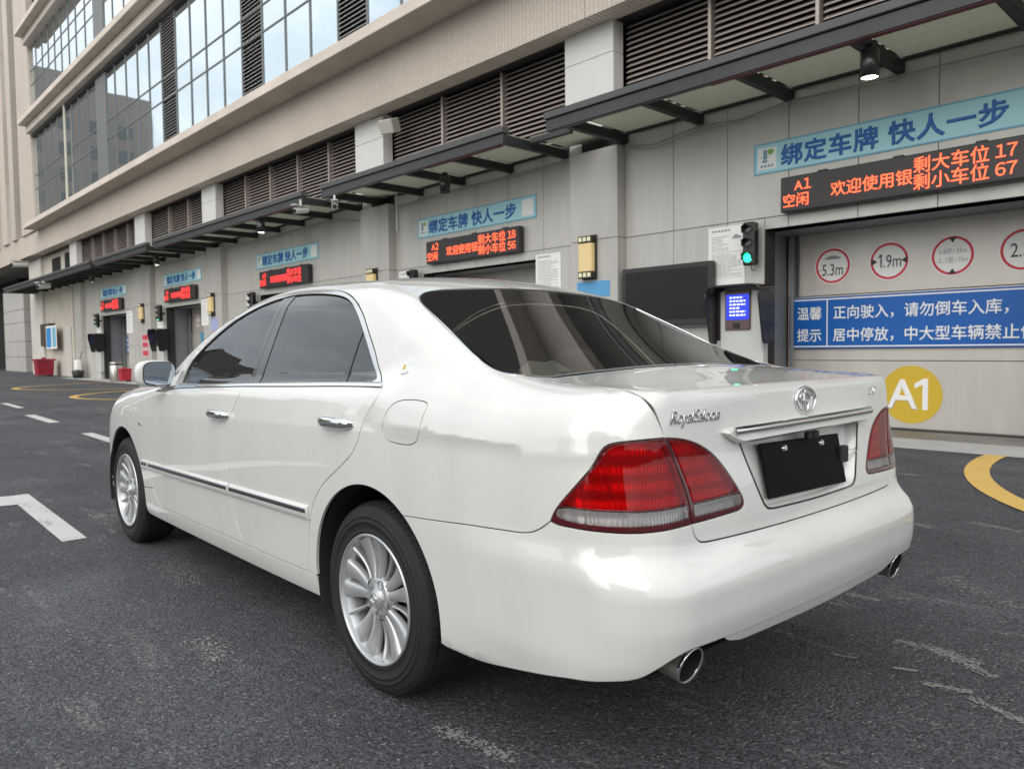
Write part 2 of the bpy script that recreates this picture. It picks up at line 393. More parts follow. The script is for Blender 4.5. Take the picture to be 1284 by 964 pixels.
    if rim:
        inv = {s: i for i, s in enumerate(src) if s >= 0}
        base = 0
        for li, ((P, nrm, B), (PA, NA)) in enumerate(zip(rings, A)):
            k = len(P)
            oo = off if off_fn is None else off + off_fn(PA)
            oo = oo[:, None] if isinstance(oo, np.ndarray) else oo
            R1 = P + B*(gap+roll*.3) + nrm*(oo - roll*.3); n1 = nrm*.75 - B*.66; n1 /= np.linalg.norm(n1, axis=1, keepdims=True)
            R2 = P + B*gap + nrm*(oo - roll); R3 = P + B*(gap+.001) + nrm*(oo - depth)
            V += [R1, R2, R3]; NN += [n1, -B, -B]
            ia = [inv.get(base+i, None) for i in range(k)]
            fl = []
            for i in range(k):
                j = (i+1) % k
                if ia[i] is None or ia[j] is None: continue
                fl += [(ia[i], ia[j], k0+j, k0+i), (k0+i, k0+j, k0+k+j, k0+k+i), (k0+k+i, k0+k+j, k0+2*k+j, k0+2*k+i)]
            allV = np.concatenate(V)
            if fl:
                f = fl[min(len(fl)-1, 1)]; e1 = allV[f[1]]-allV[f[0]]; e2 = allV[f[2]]-allV[f[0]]
                s = 0
                for f in fl[1::3][:200]:
                    i = f[0]-k0; s += np.dot(np.cross(allV[f[1]]-allV[f[0]], allV[f[3]]-allV[f[0]]), n1[i])
                if s < 0: fl = [x[::-1] for x in fl]
            Fc += fl; k0 += 3*k; base += k
    V = np.concatenate(V); NN = np.concatenate(NN)
    CAR_TRIS[0] += len(Fc)
    return V, Fc, NN
def pmesh(name, data, m, mirror=False):
    V, Fc, NN = data
    if mirror: V = V*[1, -1, 1]; NN = NN*[1, -1, 1]; Fc = [f[::-1] for f in Fc]
    me = bpy.data.meshes.new(name); me.from_pydata([tuple(v) for v in V.tolist()], [], Fc)
    me.polygons.foreach_set('use_smooth', [True]*len(me.polygons)); me.update()
    me.normals_split_custom_set_from_vertices([tuple(v) for v in NN.tolist()])
    me.materials.append(m); return me

CAR = thing('parked_car', (0, 0, 0), 'white four door saloon parked at the front, seen from its left rear corner', 'car', rz=-0.0219)
SIDE = SideChart(); SS = (1, 1)
M_paint = mat('pearl_paint', (.675, .670, .640), .30, 0, 1., coat_rough=.015, noise=(5, .05, (1, 1, .18)))
M_paint.node_tree.nodes['Principled BSDF'].inputs['Coat IOR'].default_value = 1.62
M_chrome = mat('chrome', (.80, .81, .82), .09, 1.)
M_blackgloss = mat('black_gloss_trim', (.012, .012, .013), .18, 0, .6)
M_rubber = mat('black_rubber', (.018, .018, .019), .62)
M_dark = mat('dark_underbody', (.012, .012, .012), .8)
M_glass = tint_glass('tinted_window_glass', (.20, .21, .21), 1.55)
M_glassr = tint_glass('rear_window_glass', (.50, .50, .46), .95, diffuse_share=.05)  # grey diffuse veil mixed in to soften the contrast of reflections
M_red = mat('red_lamp_lens', (.46, .002, .005), .25, 0, .55, spec=.25, noise=(9, .35))
M_redb = mat('dark_red_lamp_rim', (.07, .002, .005), .12, 0, .6)
M_clear = mat('clear_lamp_lens', (.42, .40, .39), .16, .55, 1., noise=(14, .35, (1, 1, 3)))
wave_bump(M_clear, 30, .6, .004, 'Y'); wave_bump(M_red, 40, .12, .002, 'Y')
M_alloy = mat('silver_alloy', (.52, .53, .54), .34, .6, .4, noise=(6, .06))
M_alloyd = mat('dusty_alloy_barrel', (.30, .30, .30), .45, .6)
M_tyre = mat('tyre_rubber', (.020, .020, .021), .72, spec=.3, noise=(7, .25), bump=(180, .15, .001))
M_seat = mat('grey_seat_cloth', (.24, .225, .20), .9)
M_trimd = mat('grey_door_trim', (.16, .15, .135), .7)

# key lines on the left side (metres, car frame)
belt_f = [(2.285,.853,.957),(2.158,.852,.963),(1.914,.843,.984),(1.465,.839,1.004),(1.101,.836,1.018)]
belt_r = [(1.101,.836,1.018),(.653,.832,1.031),(.276,.827,1.043),(-.034,.834,1.049)]
door_mid = [(1.101,.836,1.018),(1.103,.85,.99),(1.118,.864,.955),(1.148,.877,.905),(1.163,.886,.865),(1.172,.888,.813),(1.174,.89,.727),(1.167,.889,.624),(1.160,.886,.537),(1.146,.883,.459),(1.116,.879,.395),(1.068,.876,.325)]
door_rear = [(-.034,.834,1.049),(-.040,.857,1.019),(-.022,.864,.995),(.004,.871,.964),(.019,.876,.934),(.034,.883,.899),(.056,.886,.855),(.098,.888,.810),(.20,.889,.745),(.283,.89,.695),(.340,.89,.647),(.380,.889,.596),(.408,.886,.535),(.427,.882,.461),(.438,.878,.382),(.442,.876,.329)]
door_front = [(2.285,.853,.957),(2.312,.87,.90),(2.320,.885,.834),(2.320,.89,.728),(2.325,.889,.619),(2.327,.884,.51),(2.300,.88,.418),(2.245,.877,.352),(2.182,.875,.322)]
bot_f = [(2.182,.875,.322),(1.863,.875,.321),(1.565,.875,.321),(1.298,.875,.323),(1.068,.876,.325)]
bot_r = [(1.068,.876,.325),(.822,.875,.323),(.60,.876,.325),(.442,.876,.329)]
drip = [(2.02,.828,.985),(1.990,.795,1.054),(1.910,.778,1.130),(1.770,.755,1.212),(1.604,.729,1.291),(1.455,.707,1.346),(1.325,.681,1.389),(1.176,.658,1.420),(1.035,.637,1.436),(.890,.632,1.439),(.739,.635,1.434),(.622,.643,1.425),(.518,.656,1.411),(.420,.678,1.387),(.336,.701,1.354),(.268,.722,1.310),(.202,.742,1.252),(.116,.768,1.172),(.054,.788,1.103),(-.034,.834,1.049)]
def circ(cx, cz, r, a0, a1, y=.885, n=40): return [(cx + r*math.cos(a), y, cz + r*math.sin(a)) for a in np.radians(np.linspace(a0, a1, n))]
bumpj = [(-.219,.886,.652),(-.40,.883,.664),(-.525,.880,.674),(-.66,.874,.682),(-.765,.866,.689),(-.812,.863,.704),(-.853,.859,.733)]
lamp_top = [(-.853,.859,.733),(-.864,.858,.757),(-.895,.854,.794),(-.937,.837,.845),(-.963,.82,.882),(-.976,.812,.910),(-.983,.804,.930),(-.998,.790,.939),(-1.022,.765,.943),(-1.054,.721,.947),(-1.076,.671,.949)]
lamp_in = [(-1.076,.671,.949),(-1.085,.620,.945),(-1.093,.578,.936),(-1.095,.534,.918),(-1.097,.480,.882),(-1.106,.430,.828),(-1.118,.388,.770),(-1.121,.378,.749),(-1.122,.396,.736),(-1.120,.468,.732),(-1.109,.608,.727)]
lamp_bot = [(-1.109,.608,.727),(-1.099,.676,.7235),(-1.08,.728,.721),(-1.05,.771,.720),(-1.013,.805,.721),(-.957,.838,.7235),(-.895,.855,.7265),(-.866,.859,.727),(-.853,.859,.733)]
split = [(-1.076,.671,.949),(-1.081,.651,.906),(-1.087,.632,.856),(-1.095,.618,.815),(-1.102,.610,.775),(-1.109,.608,.727)]
lidlow = [(-1.109,.608,.727),(-1.111,.607,.710),(-1.113,.602,.694),(-1.116,.592,.682),(-1.120,.570,.675),(-1.130,.40,.671),(-1.134,.20,.668),(-1.135,0,.667)]
trunkcut = [(-1.024,.706,1.052),(-1.046,.699,1.027),(-1.062,.685,.990),(-1.076,.671,.949)]
glass_side = [(-.585,.713,1.101),(-.555,.728,1.102),(-.507,.731,1.111),(-.399,.714,1.147),(-.267,.690,1.204),(-.155,.667,1.256),(-.043,.646,1.309),(.033,.626,1.346),(.074,.603,1.367),(.106,.560,1.386),(.118,.510,1.396)]
glass_top = [(.118,.510,1.396),(.119,.386,1.408),(.118,.205,1.418),(.118,0,1.421)]
glass_bot = [(-.585,.713,1.101),(-.603,.66,1.10),(-.622,.50,1.10),(-.640,.30,1.10),(-.650,0,1.10)]
fuel = [(-.103,.882,.914),(-.105,.883,.897),(-.125,.883,.884),(-.174,.883,.878),(-.223,.882,.877),(-.268,.882,.880),(-.296,.881,.893),(-.309,.883,.913),(-.316,.881,.946),(-.322,.873,.977),(-.330,.861,1.000),(-.326,.857,1.011),(-.300,.856,1.016),(-.240,.858,1.018),(-.188,.862,1.014),(-.147,.869,1.001),(-.121,.874,.977),(-.108,.881,.949),(-.103,.882,.914)]

def both(name, data, m, parent=CAR, label=None, rlabel=None):
    a = link(name, pmesh(name, data, m), parent, label=label); b = link(name, pmesh(name, data, m, True), parent, label=rlabel); return a, b
# --- doors, sill, fender
front_door = both('front_door', panel(loop(belt_f, door_mid, rev(bot_f), rev(door_front)), SIDE, SS, crease=True), M_paint)
rear_door = both('rear_door', panel(loop(belt_r, door_rear, rev(bot_r), rev(door_mid)), SIDE, SS, crease=True), M_paint)
arch_f_sill = circ(2.85, .335, .385, 171, 196, n=10)
sill_o = loop(bot_r + [], [(.442,.876,.329),(.386,.876,.327)], circ(0, .335, .385, -1.2, -12, n=6), [(.377,.86,.255),(.345,.85,.228)],
              [(.345,.85,.228),(1.0,.845,.222),(2.0,.845,.222),(2.42,.85,.226)], [(2.42,.85,.226)] + circ(2.85,.335,.385,192,171,n=10)[0:],
              [circ(2.85,.335,.385,171,172,n=2)[0], (2.31,.88,.408)], [(2.31,.88,.408),(2.285,.878,.395),(2.245,.877,.352),(2.182,.875,.322)], bot_f)
sill_o = loop([(1.068,.876,.325)] + bot_r[1:], [(.442,.876,.329),(.386,.876,.327)], circ(0, .335, .385, -1.2, -12, n=6), [(.377,.86,.255),(.39,.85,.243)],
              [(.39,.85,.243),(1.0,.845,.236),(2.0,.845,.236),(2.44,.85,.240)], [(2.44,.85,.240), circ(2.85,.335,.385,192,193,n=2)[0]], circ(2.85,.335,.385,192,171,n=10),
              [circ(2.85,.335,.385,171,172,n=2)[0], (2.302,.88,.412)], [(2.302,.88,.412),(2.285,.878,.395),(2.245,.877,.352),(2.182,.875,.322)], bot_f)
both('sill', panel(sill_o, SIDE, SS, depth=.015), M_paint)
CYLF = CylChart(.45)
fender_o = loop([(2.285,.853,.957),(2.30,.80,.985),(2.6,.775,.975),(3.0,.745,.94),(3.3,.71,.885),(3.5,.66,.82)], [(3.5,.66,.82),(3.47,.76,.74),(3.40,.83,.66),(3.33,.86,.62)],
                [(3.33,.86,.62),(3.113,.885,.615)], circ(2.85,.335,.385,46.7,171,n=50), [circ(2.85,.335,.385,171,172,n=2)[0],(2.302,.88,.412)],
                [(2.302,.88,.412),(2.312,.882,.445),(2.327,.884,.51),(2.325,.889,.619),(2.320,.89,.728),(2.320,.885,.834),(2.312,.87,.90),(2.285,.853,.957)])
both('front_fender', panel(fender_o, CYLF, (1, .75), depth=.03, crease=True), M_paint)
# --- roof with the outer screen pillars
CYLR = CylChart(.9)
ws_side = [(2.36,.735,1.012),(2.2,.725,1.09),(2.0,.705,1.19),(1.8,.68,1.29),(1.62,.645,1.37),(1.53,.60,1.41),(1.50,.54,1.43)]
ws_top = [(1.50,.54,1.43),(1.505,.3,1.455),(1.51,0,1.46)]
seam = [(.074,.603,1.367),(.20,.64,1.372),(.336,.701,1.354)]
pil_base = [(2.02,.828,.985),(2.20,.825,.985),(2.36,.735,1.012)]
drip_roof = [p for p in drip if p[0] >= .336]; drip_q = [p for p in drip if p[0] <= .336]
gl_up = [p for p in glass_side if p[0] >= .074]; gl_lo = [p for p in glass_side if p[0] <= .074]
half = [pil_base, ws_side, ws_top]
roof_o = loop([(.118,0,1.421)] + rev(glass_top)[1:], rev(gl_up), seam, rev(drip_roof), pil_base, ws_side, ws_top,
              mir(ws_top), mir(ws_side), mir(pil_base), mir(rev(drip_roof)), mir(seam), mir(rev(gl_up)), mir(rev(glass_top)))
link('roof', pmesh('roof', panel(roof_o, CYLR, (1, .5), gap=0., depth=.01, roll=.0006), M_paint), CAR)
M_lin = mat('beige_headlining', (.30, .28, .25), .95)
link('headlining', pmesh('headlining', panel(roof_o, CYLR, (1, .5), gap=.012, off=-.018, depth=.004, h=.05, rim=False), M_lin), CAR)
# --- quarter panels
SPHQ = SphChart((-.05, 0, .72))
lid_side = [(-.585,.713,1.101),(-.66,.705,1.094),(-.80,.705,1.08),(-.93,.706,1.066),(-1.0,.708,1.058),(-1.024,.706,1.052)]
q_o = loop(door_rear, [(.442,.876,.329),(.386,.876,.327)], circ(0, .335, .385, -1.2, 124.7, n=50), bumpj, lamp_top, rev(trunkcut), rev(lid_side), gl_lo, seam, drip_q)
fuel_o = loop(fuel)
both('quarter_panel', panel(q_o, SPHQ, (.9, .9), depth=.012, crease=True, holes=[fuel_o], gap=.0012, roll=.001), M_paint)
both('pillar_lining', panel(loop([(-.10,.83,1.03),(-.30,.84,1.03),(-.50,.80,1.05),(-.585,.713,1.101)], gl_lo, seam, drip_q, [(-.034,.834,1.049),(-.10,.83,1.03)]), SPHQ, (.9, .9), gap=.008, off=-.018, depth=.004, h=.05, rim=False), M_lin)
both('fuel_door', panel(fuel_o, SIDE, SS, gap=.0014, crease=True, depth=.01), M_paint)
# --- boot lid
class FoldChart:
    def __init__(s, xc, zc): s.xc = xc; s.zc = zc
    def to2(s, P): return np.stack([P[:, 1], np.arctan2(P[:, 2]-s.zc, -(P[:, 0]-s.xc))], 1)
    def to3(s, q):
        D = np.stack([-np.cos(q[:, 1]), 0*q[:, 0], np.sin(q[:, 1])], 1); O = np.stack([np.full(len(q), s.xc), q[:, 0], np.full(len(q), s.zc)], 1) + D*1.0
        return cast(O, -D, 0, .95, 80)
FOLD = FoldChart(-.62, .72)
lid_front = [(-.585,.713,1.101),(-.615,.69,1.099),(-.64,.60,1.10),(-.665,.40,1.10),(-.680,0,1.10)]
rec_o = loop([(-1.10,.372,.914),(-1.115,.330,.82),(-1.126,.292,.737),(-1.128,.280,.722),(-1.129,.258,.715),(-1.131,.10,.711),(-1.131,0,.710),(-1.131,-.10,.711),(-1.129,-.258,.715),(-1.128,-.280,.722),(-1.126,-.292,.737),(-1.115,-.330,.82),(-1.10,-.372,.914)], [(-1.10,-.372,.914),(-1.1,0,.922),(-1.10,.372,.914)])
lin = loop(lamp_in, rev(split))
lid_o = loop(lid_side, trunkcut, lamp_in, lidlow, mir(lidlow), mir(lamp_in), mir(trunkcut), mir(lid_side), mir(lid_front), rev(lid_front))
link('boot_lid', pmesh('boot_lid', panel(lid_o, FOLD, (1, .42), holes=[rec_o], depth=.014, h=.02), M_paint), CAR)
# --- rear bumper and valance
SPHB = SphChart((-.45, 0, .52))
bb = [(-.378,.875,.283),(-.403,.866,.274),(-.548,.853,.276),(-.687,.854,.295),(-.81,.851,.315),(-.92,.845,.336),(-1.016,.819,.353),(-1.065,.786,.363),(-1.09,.766,.377),(-1.116,.743,.400),(-1.138,.711,.422),(-1.150,.675,.434),(-1.156,.630,.433),(-1.161,.54,.431)]
bc = [(-1.161,.54,.431),(-1.168,.3,.428),(-1.17,0,.426)]
bump_o = loop(bumpj, rev(lamp_bot), lidlow, mir(lidlow), mir(rev(lamp_bot)), mir(bumpj), mir(circ(0,.335,.385,188.5,124.7,n=24)), mir([circ(0,.335,.385,188.5,189,n=2)[0]]+bb[:1]), mir(rev(bb)), mir(rev(bc)), rev(bc), rev(bb), [bb[0], circ(0,.335,.385,188.5,189,n=2)[0]], rev(circ(0,.335,.385,124.7,188.5,n=24)))
link('rear_bumper', pmesh('rear_bumper', panel(bump_o, SPHB, (.65, .65), depth=.010), M_paint), CAR)
val_o = loop(bc, mir(bc), [(-1.161,-.54,.431),(-1.155,-.51,.410),(-1.148,-.44,.394)], [(-1.148,-.44,.394),(-1.152,0,.384),(-1.148,.44,.394)], [(-1.148,.44,.394),(-1.155,.51,.410),(-1.161,.54,.431)])
link('rear_valance', pmesh('rear_valance', panel(val_o, SPHB, (.65, .65), off=-.006, depth=.02), M_paint), CAR)
# --- bonnet, front bumper, lamps, grille
TOP = TopChart()
fen_in = [(2.44,.785,.985),(2.6,.775,.975),(3.0,.745,.94),(3.3,.71,.885),(3.5,.66,.82)]
bon_o = loop(fen_in, [(3.5,.66,.82),(3.60,.50,.80),(3.66,.25,.79),(3.68,0,.79)], mir([(3.5,.66,.82),(3.60,.50,.80),(3.66,.25,.79),(3.68,0,.79)]), mir(fen_in), mir([(2.62,0,.99),(2.58,.4,.99),(2.50,.70,.985),(2.44,.785,.985)]), rev([(2.62,0,.99),(2.58,.4,.99),(2.50,.70,.985),(2.44,.785,.985)][::-1])[::-1][::-1])
bon_o = loop(fen_in, [(3.5,.66,.82),(3.60,.50,.80),(3.66,.25,.79),(3.68,0,.79)], mir([(3.5,.66,.82),(3.60,.50,.80),(3.66,.25,.79),(3.68,0,.79)]), mir(fen_in), [(2.44,-.785,.985),(2.50,-.70,.985),(2.58,-.4,.99),(2.62,0,.99),(2.58,.4,.99),(2.50,.70,.985),(2.44,.785,.985)])
link('bonnet', pmesh('bonnet', panel(bon_o, TOP, SS), M_paint), CAR)
class FrontSph(SphChart):
    def to2(s, P):
        v = P - s.c; return np.stack([np.arctan2(v[:, 1], v[:, 0]), np.arctan2(v[:, 2], np.hypot(v[:, 0], v[:, 1]))], 1)
    def to3(s, q):
        D = np.stack([np.cos(q[:, 1])*np.cos(q[:, 0]), np.cos(q[:, 1])*np.sin(q[:, 0]), np.sin(q[:, 1])], 1)
        return cast(s.c + D*2.2, -D, 0, 2.15, 90)
FS = FrontSph((3.1, 0, .5))
f_a = [(3.33,.86,.62),(3.42,.82,.60),(3.6,.66,.59),(3.70,.45,.60),(3.72,.36,.60)]
lampf_top = [(3.33,.86,.62),(3.40,.83,.66),(3.47,.76,.74),(3.5,.66,.82)]
f_b = [(3.5,.66,.82),(3.60,.50,.80),(3.64,.36,.79)]
fl_o = loop(lampf_top, f_b, [(3.64,.36,.79),(3.72,.36,.60)], rev(f_a))
M_headl = mat('headlamp_lens', (.5, .52, .54), .1, .4, 1.)
both('headlamp', panel(fl_o, FS, (.6, .6), h=.03), M_headl)
gr_o = loop([(3.64,.36,.79),(3.66,.25,.79),(3.68,0,.79)], mir([(3.64,.36,.79),(3.66,.25,.79),(3.68,0,.79)]), [(3.64,-.36,.79),(3.72,-.36,.60)], [(3.72,-.36,.60),(3.74,0,.60),(3.72,.36,.60)], [(3.72,.36,.60),(3.64,.36,.79)])
link('grille', pmesh('grille', panel(gr_o, FS, (.6, .6), h=.03), wave_bump(mat('grille_chrome', (.3, .3, .31), .25, .9), 14, .8, .01, 'Z')), CAR)
fb_bot = [(3.20,.86,.25),(3.40,.80,.235),(3.60,.66,.23),(3.72,.4,.23),(3.75,0,.23)]
fb_o = loop([(3.113,.885,.615),(3.33,.86,.62)], f_a, [(3.72,.36,.60),(3.74,0,.60)], mir([(3.72,.36,.60),(3.74,0,.60)]), mir(f_a), mir([(3.113,.885,.615),(3.33,.86,.62)]), mir(rev(circ(2.85,.335,.385,46.7,-10,n=20))), mir([circ(2.85,.335,.385,-10,-11,n=2)[0], (3.20,.86,.25)][::-1]), mir(rev(fb_bot)), rev(fb_bot), [(3.20,.86,.25), circ(2.85,.335,.385,-10,-11,n=2)[0]], circ(2.85,.335,.385,-10,46.7,n=20))
link('front_bumper', pmesh('front_bumper', panel(fb_o, FS, (.6, .6), depth=.03, h=.03), M_paint), CAR)
# --- glazing
ws_o = loop(ws_side, ws_top, mir(ws_top), mir(ws_side), [(2.36,-.735,1.012),(2.50,-.5,1.0),(2.56,0,1.0),(2.50,.5,1.0),(2.36,.735,1.012)])
link('windscreen', pmesh('windscreen', panel(ws_o, TOP, SS, off=-.004, depth=.006, gap=.001, h=.04), M_glass), CAR)
rg_o = loop(glass_side, glass_top, mir(glass_top), mir(glass_side), mir(rev(glass_bot)), rev(glass_bot))
rg_o = loop(glass_bot, mir(glass_bot), mir(rev(glass_side)), mir(rev(glass_top)), rev(glass_top), rev(glass_side))
def poly_glass(data, deg=((0,0),(1,0),(0,2),(2,0),(1,2),(0,4))):
    V, Fc, NN = data; ring = nearest_fill(TOP.to3(inset(rg_o, TOP, SS, .012)[:, :2]))
    A_ = np.stack([ring[:, 0]**a*ring[:, 1]**b for a, b in deg], 1); cf = np.linalg.lstsq(A_, ring[:, 2], rcond=None)[0]
    res = ring[:, 2]-A_@cf; print('glass fit', abs(res).max())
    z = sum(c*V[:, 0]**a*V[:, 1]**b for c, (a, b) in zip(cf, deg)) - .003
    zx = sum(c*a*V[:, 0]**(a-1)*V[:, 1]**b for c, (a, b) in zip(cf, deg) if a); zy = sum(c*b*V[:, 0]**a*V[:, 1]**(b-1) for c, (a, b) in zip(cf, deg) if b)
    N2 = np.stack([-zx, -zy, 1+0*zx], 1); N2 /= np.linalg.norm(N2, axis=1, keepdims=True)
    V = V.copy(); V[:, 2] = z; return V, Fc, N2
def inset(o, chart, S, g):
    q = chart.to2(o); P = nearest_fill(chart.to3(q)); nr = grad(P); T = np.roll(P, -1, 0)-np.roll(P, 1, 0); T /= np.linalg.norm(T, axis=1, keepdims=True); B = np.cross(nr, T)
    if pip(chart.to2(P+B*.006), q).mean() < .5: B = -B
    R = P+B*g
    for _ in range(3): R = .5*R+.25*(np.roll(R, 1, 0)+np.roll(R, -1, 0))
    return R
rear_glass = link('rear_window', pmesh('rear_window', poly_glass(panel(rg_o, TOP, SS, gap=.006, off=-.003, depth=.006, h=.03, rim=False)), M_glassr), CAR)
link('window_seal', pmesh('window_seal', panel(rg_o, TOP, SS, gap=.001, off=-.002, depth=.010, h=.03, holes=[panel_hole for panel_hole in []] ), M_blackgloss), rear_glass) if False else None
def inset(o, chart, S, g):
    q = chart.to2(o); P = nearest_fill(chart.to3(q)); nr = grad(P); T = np.roll(P, -1, 0)-np.roll(P, 1, 0); T /= np.linalg.norm(T, axis=1, keepdims=True); B = np.cross(nr, T)
    if pip(chart.to2(P+B*.006), q).mean() < .5: B = -B
    R = P+B*g
    for _ in range(3): R = .5*R+.25*(np.roll(R, 1, 0)+np.roll(R, -1, 0))
    return R
link('window_seal', pmesh('window_seal', panel(rg_o, TOP, SS, gap=.0005, off=-.0015, depth=.010, h=.03, holes=[inset(rg_o, TOP, SS, .010)]), M_blackgloss), rear_glass)
link('chrome_strip', pmesh('chrome_strip', panel(inset(rg_o, TOP, SS, -.0005), TOP, SS, gap=.0, off=.0012, depth=.006, h=.03, roll=.0005, holes=[inset(rg_o, TOP, SS, .0045)]), M_chrome), rear_glass)
# side windows: chrome ring, panes, black pillar covers
btop_f = [(2.02,.83,.999),(1.483,.832,1.016),(1.10,.828,1.031)]; btop_r = [(1.10,.828,1.031),(.674,.822,1.044),(.295,.816,1.055),(-.010,.815,1.062)]
dlo = [(1.985,.804,1.012),(1.930,.783,1.107),(1.790,.761,1.191),(1.612,.735,1.273),(1.456,.717,1.329),(1.311,.698,1.370),(1.156,.678,1.402),(1.046,.666,1.415),(.959,.655,1.421),(.841,.657,1.420),(.688,.663,1.411),(.554,.673,1.397),(.455,.684,1.379),(.379,.702,1.352),(.315,.717,1.312),(.250,.737,1.258),(.171,.762,1.185),(.103,.783,1.117),(.055,.805,1.075)]
dlo_f = [p for p in dlo if p[0] >= 1.046]; dlo_p1 = [(1.046,.66,1.415),(.992,.66,1.419)]; dlo_p2 = [(.992,.66,1.419),(.945,.66,1.421)]
dlo_r = [(.945,.66,1.421)] + [p for p in dlo if .26 < p[0] < .93] + [(.262,.73,1.268)]; dlo_d = [(.262,.73,1.268),(.236,.74,1.245)]; dlo_q = [(.236,.74,1.245)] + [p for p in dlo if p[0] < .2]
botl = [(.055,.805,1.075),(.075,.81,1.066)]
ring_o = loop(drip, [(-.034,.834,1.049),(-.010,.815,1.060)] , rev(btop_r), rev(btop_f), [(2.02,.83,.999),(2.02,.828,.985)])
hole_o = loop(dlo, botl, [(.075,.81,1.066),(.295,.816,1.060),(.674,.822,1.049),(1.10,.828,1.036),(1.483,.832,1.021),(1.985,.804,1.012)])
both('window_frame', panel(ring_o, SIDE, SS, gap=.0035, off=.001, depth=.008, h=.02, holes=[hole_o]), mat('window_chrome', (.68, .69, .70), .16, .85, .5))
bpf = [(1.046,.66,1.415),(1.062,.7,1.3),(1.082,.76,1.16),(1.104,.82,1.036)]; bpm = [(.992,.66,1.419),(1.015,.7,1.3),(1.045,.76,1.16),(1.078,.82,1.037)]; bpr = [(.945,.66,1.421),(.955,.7,1.3),(.970,.76,1.16),(.995,.82,1.040)]
dvf = [(.262,.73,1.268),(.275,.76,1.17),(.290,.81,1.060)]; dvr = [(.236,.74,1.245),(.250,.76,1.16),(.262,.81,1.061)]
def pb(a, b, *more): return [a, b]
wins = {}
kw = dict(gap=.0008, off=-.007, depth=.004, h=.03)
gf = panel(loop(dlo_f, bpf, [(1.104,.82,1.036),(1.483,.832,1.021),(1.985,.804,1.012)]), SIDE, SS, **kw)
gr_ = panel(loop(dlo_r, dvf, [(.290,.81,1.060),(.674,.822,1.049),(.995,.82,1.040)], rev(bpr)), SIDE, SS, **kw)
gq = panel(loop(dlo_q, botl, [(.075,.81,1.066),(.262,.81,1.061)], rev(dvr)), SIDE, SS, **kw)
both('front_window_pane', gf, M_glass); both('rear_window_pane', gr_, M_glass); both('quarter_window_pane', gq, M_glass)
kw2 = dict(gap=.001, off=-.004, depth=.012, h=.03)
both('pillar_cover', panel(loop(dlo_p1, bpm, [(1.078,.82,1.037),(1.104,.82,1.036)], rev(bpf)), SIDE, SS, **kw2), mat('dark_grey_pillar', (.05, .052, .055), .25, 0, .5))
both('pillar_cover', panel(loop(dlo_p2, bpr, [(.995,.82,1.040),(1.078,.82,1.037)], rev(bpm)), SIDE, SS, **kw2), bpy.data.materials['dark_grey_pillar'])
both('window_divider', panel(loop(dlo_d, dvr, [(.262,.81,1.061),(.290,.81,1.060)], rev(dvf)), SIDE, SS, **kw2), M_blackgloss)
# belt strip: chrome over black rubber
both('belt_moulding', panel(loop(belt_f, belt_r, [(-.034,.834,1.049),(-.010,.815,1.061)], rev(btop_r), rev(btop_f), [(2.02,.83,.999),(2.285,.853,.966)], [(2.285,.853,.966),(2.285,.853,.957)]), SIDE, SS, gap=.0012, off=.0035, depth=.012, h=.03), M_chrome)
# --- lower side moulding with chrome line
zt = lambda x: .545 + (2.44-x)*.0155
def sweep(name, xa, xb, prof, m, parents, sgns=(1, -1)):
    """moulding: profile of (dz, stand-off) run along the door"""
    xs = np.linspace(xa, xb, 40); P_ = nearest_fill(SIDE.to3(np.stack([xs, zt(xs)], 1))); k = len(prof)
    for sg_, pa in zip(sgns, parents):
        v = [(x, (p[1]+o_)*sg_, zt(x)+dz) for x, p in zip(xs, P_) for dz, o_ in prof]
        b = MB().add(v, [(i*k+j, i*k+j+1, (i+1)*k+j+1, (i+1)*k+j) for i in range(39) for j in range(k-1)], True); b.add(v[:k], [tuple(range(k))]); b.add(v[-k:], [tuple(range(k))])
        yield b.build(name, m, pa)
M_ins = mat('moulding_insert_grey', (.10, .10, .10), .35, .5)
for xa, xb in ((2.455, 2.332), (2.320, 1.172), (1.158, .405)):
    a = list(sweep('side_moulding', xa, xb, [(-.038, -.002), (-.036, .008), (-.031, .0115), (.009, .0115), (.014, .008), (.015, -.002)], M_paint, (CAR, CAR)))
    list(sweep('moulding_strip', xa-.004, xb+.012, [(-.015, .010), (-.014, .0135), (.0075, .0135), (.0085, .010)], M_chrome, a))
    list(sweep('strip_insert', xa-.008, xb+.016, [(-.0105, .012), (-.0100, .0146), (.0035, .0146), (.004, .012)], M_ins, a))
# --- tail lamps
def bandz(lo, hi, frm): pass
SPHT = SphChart((-.35, 0, .80))
lo_o = loop(lamp_top, split, lamp_bot)
band_o_top = [(-.880,.857,.768),(-.905,.852,.7735),(-.94,.843,.7725),(-.977,.826,.771),(-1.02,.793,.770),(-1.06,.750,.769),(-1.09,.690,.771),(-1.1,.640,.773),(-1.102,.622,.774)]
red_t = [(-.885,.857,.778),(-.905,.851,.800),(-.945,.834,.848),(-.972,.812,.886),(-.985,.801,.912),(-.994,.792,.928),(-1.008,.777,.934),(-1.03,.752,.937),(-1.056,.712,.940),(-1.076,.682,.942)]
red_s = [(-1.076,.682,.942),(-1.085,.660,.900),(-1.09,.643,.856),(-1.097,.628,.815),(-1.101,.622,.780)]
red_b = [(-1.101,.622,.780),(-1.09,.690,.777),(-1.06,.750,.775),(-1.02,.793,.776),(-.977,.826,.777),(-.94,.843,.7785),(-.905,.852,.780),(-.885,.857,.778)]
clr_b = [(-1.104,.620,.744),(-1.09,.690,.7405),(-1.06,.748,.738),(-1.01,.800,.738),(-.957,.834,.740),(-.90,.852,.744),(-.872,.857,.748),(-.868,.858,.756),(-.880,.857,.768)]
bulge = lambda P: 0*P[:, 0]
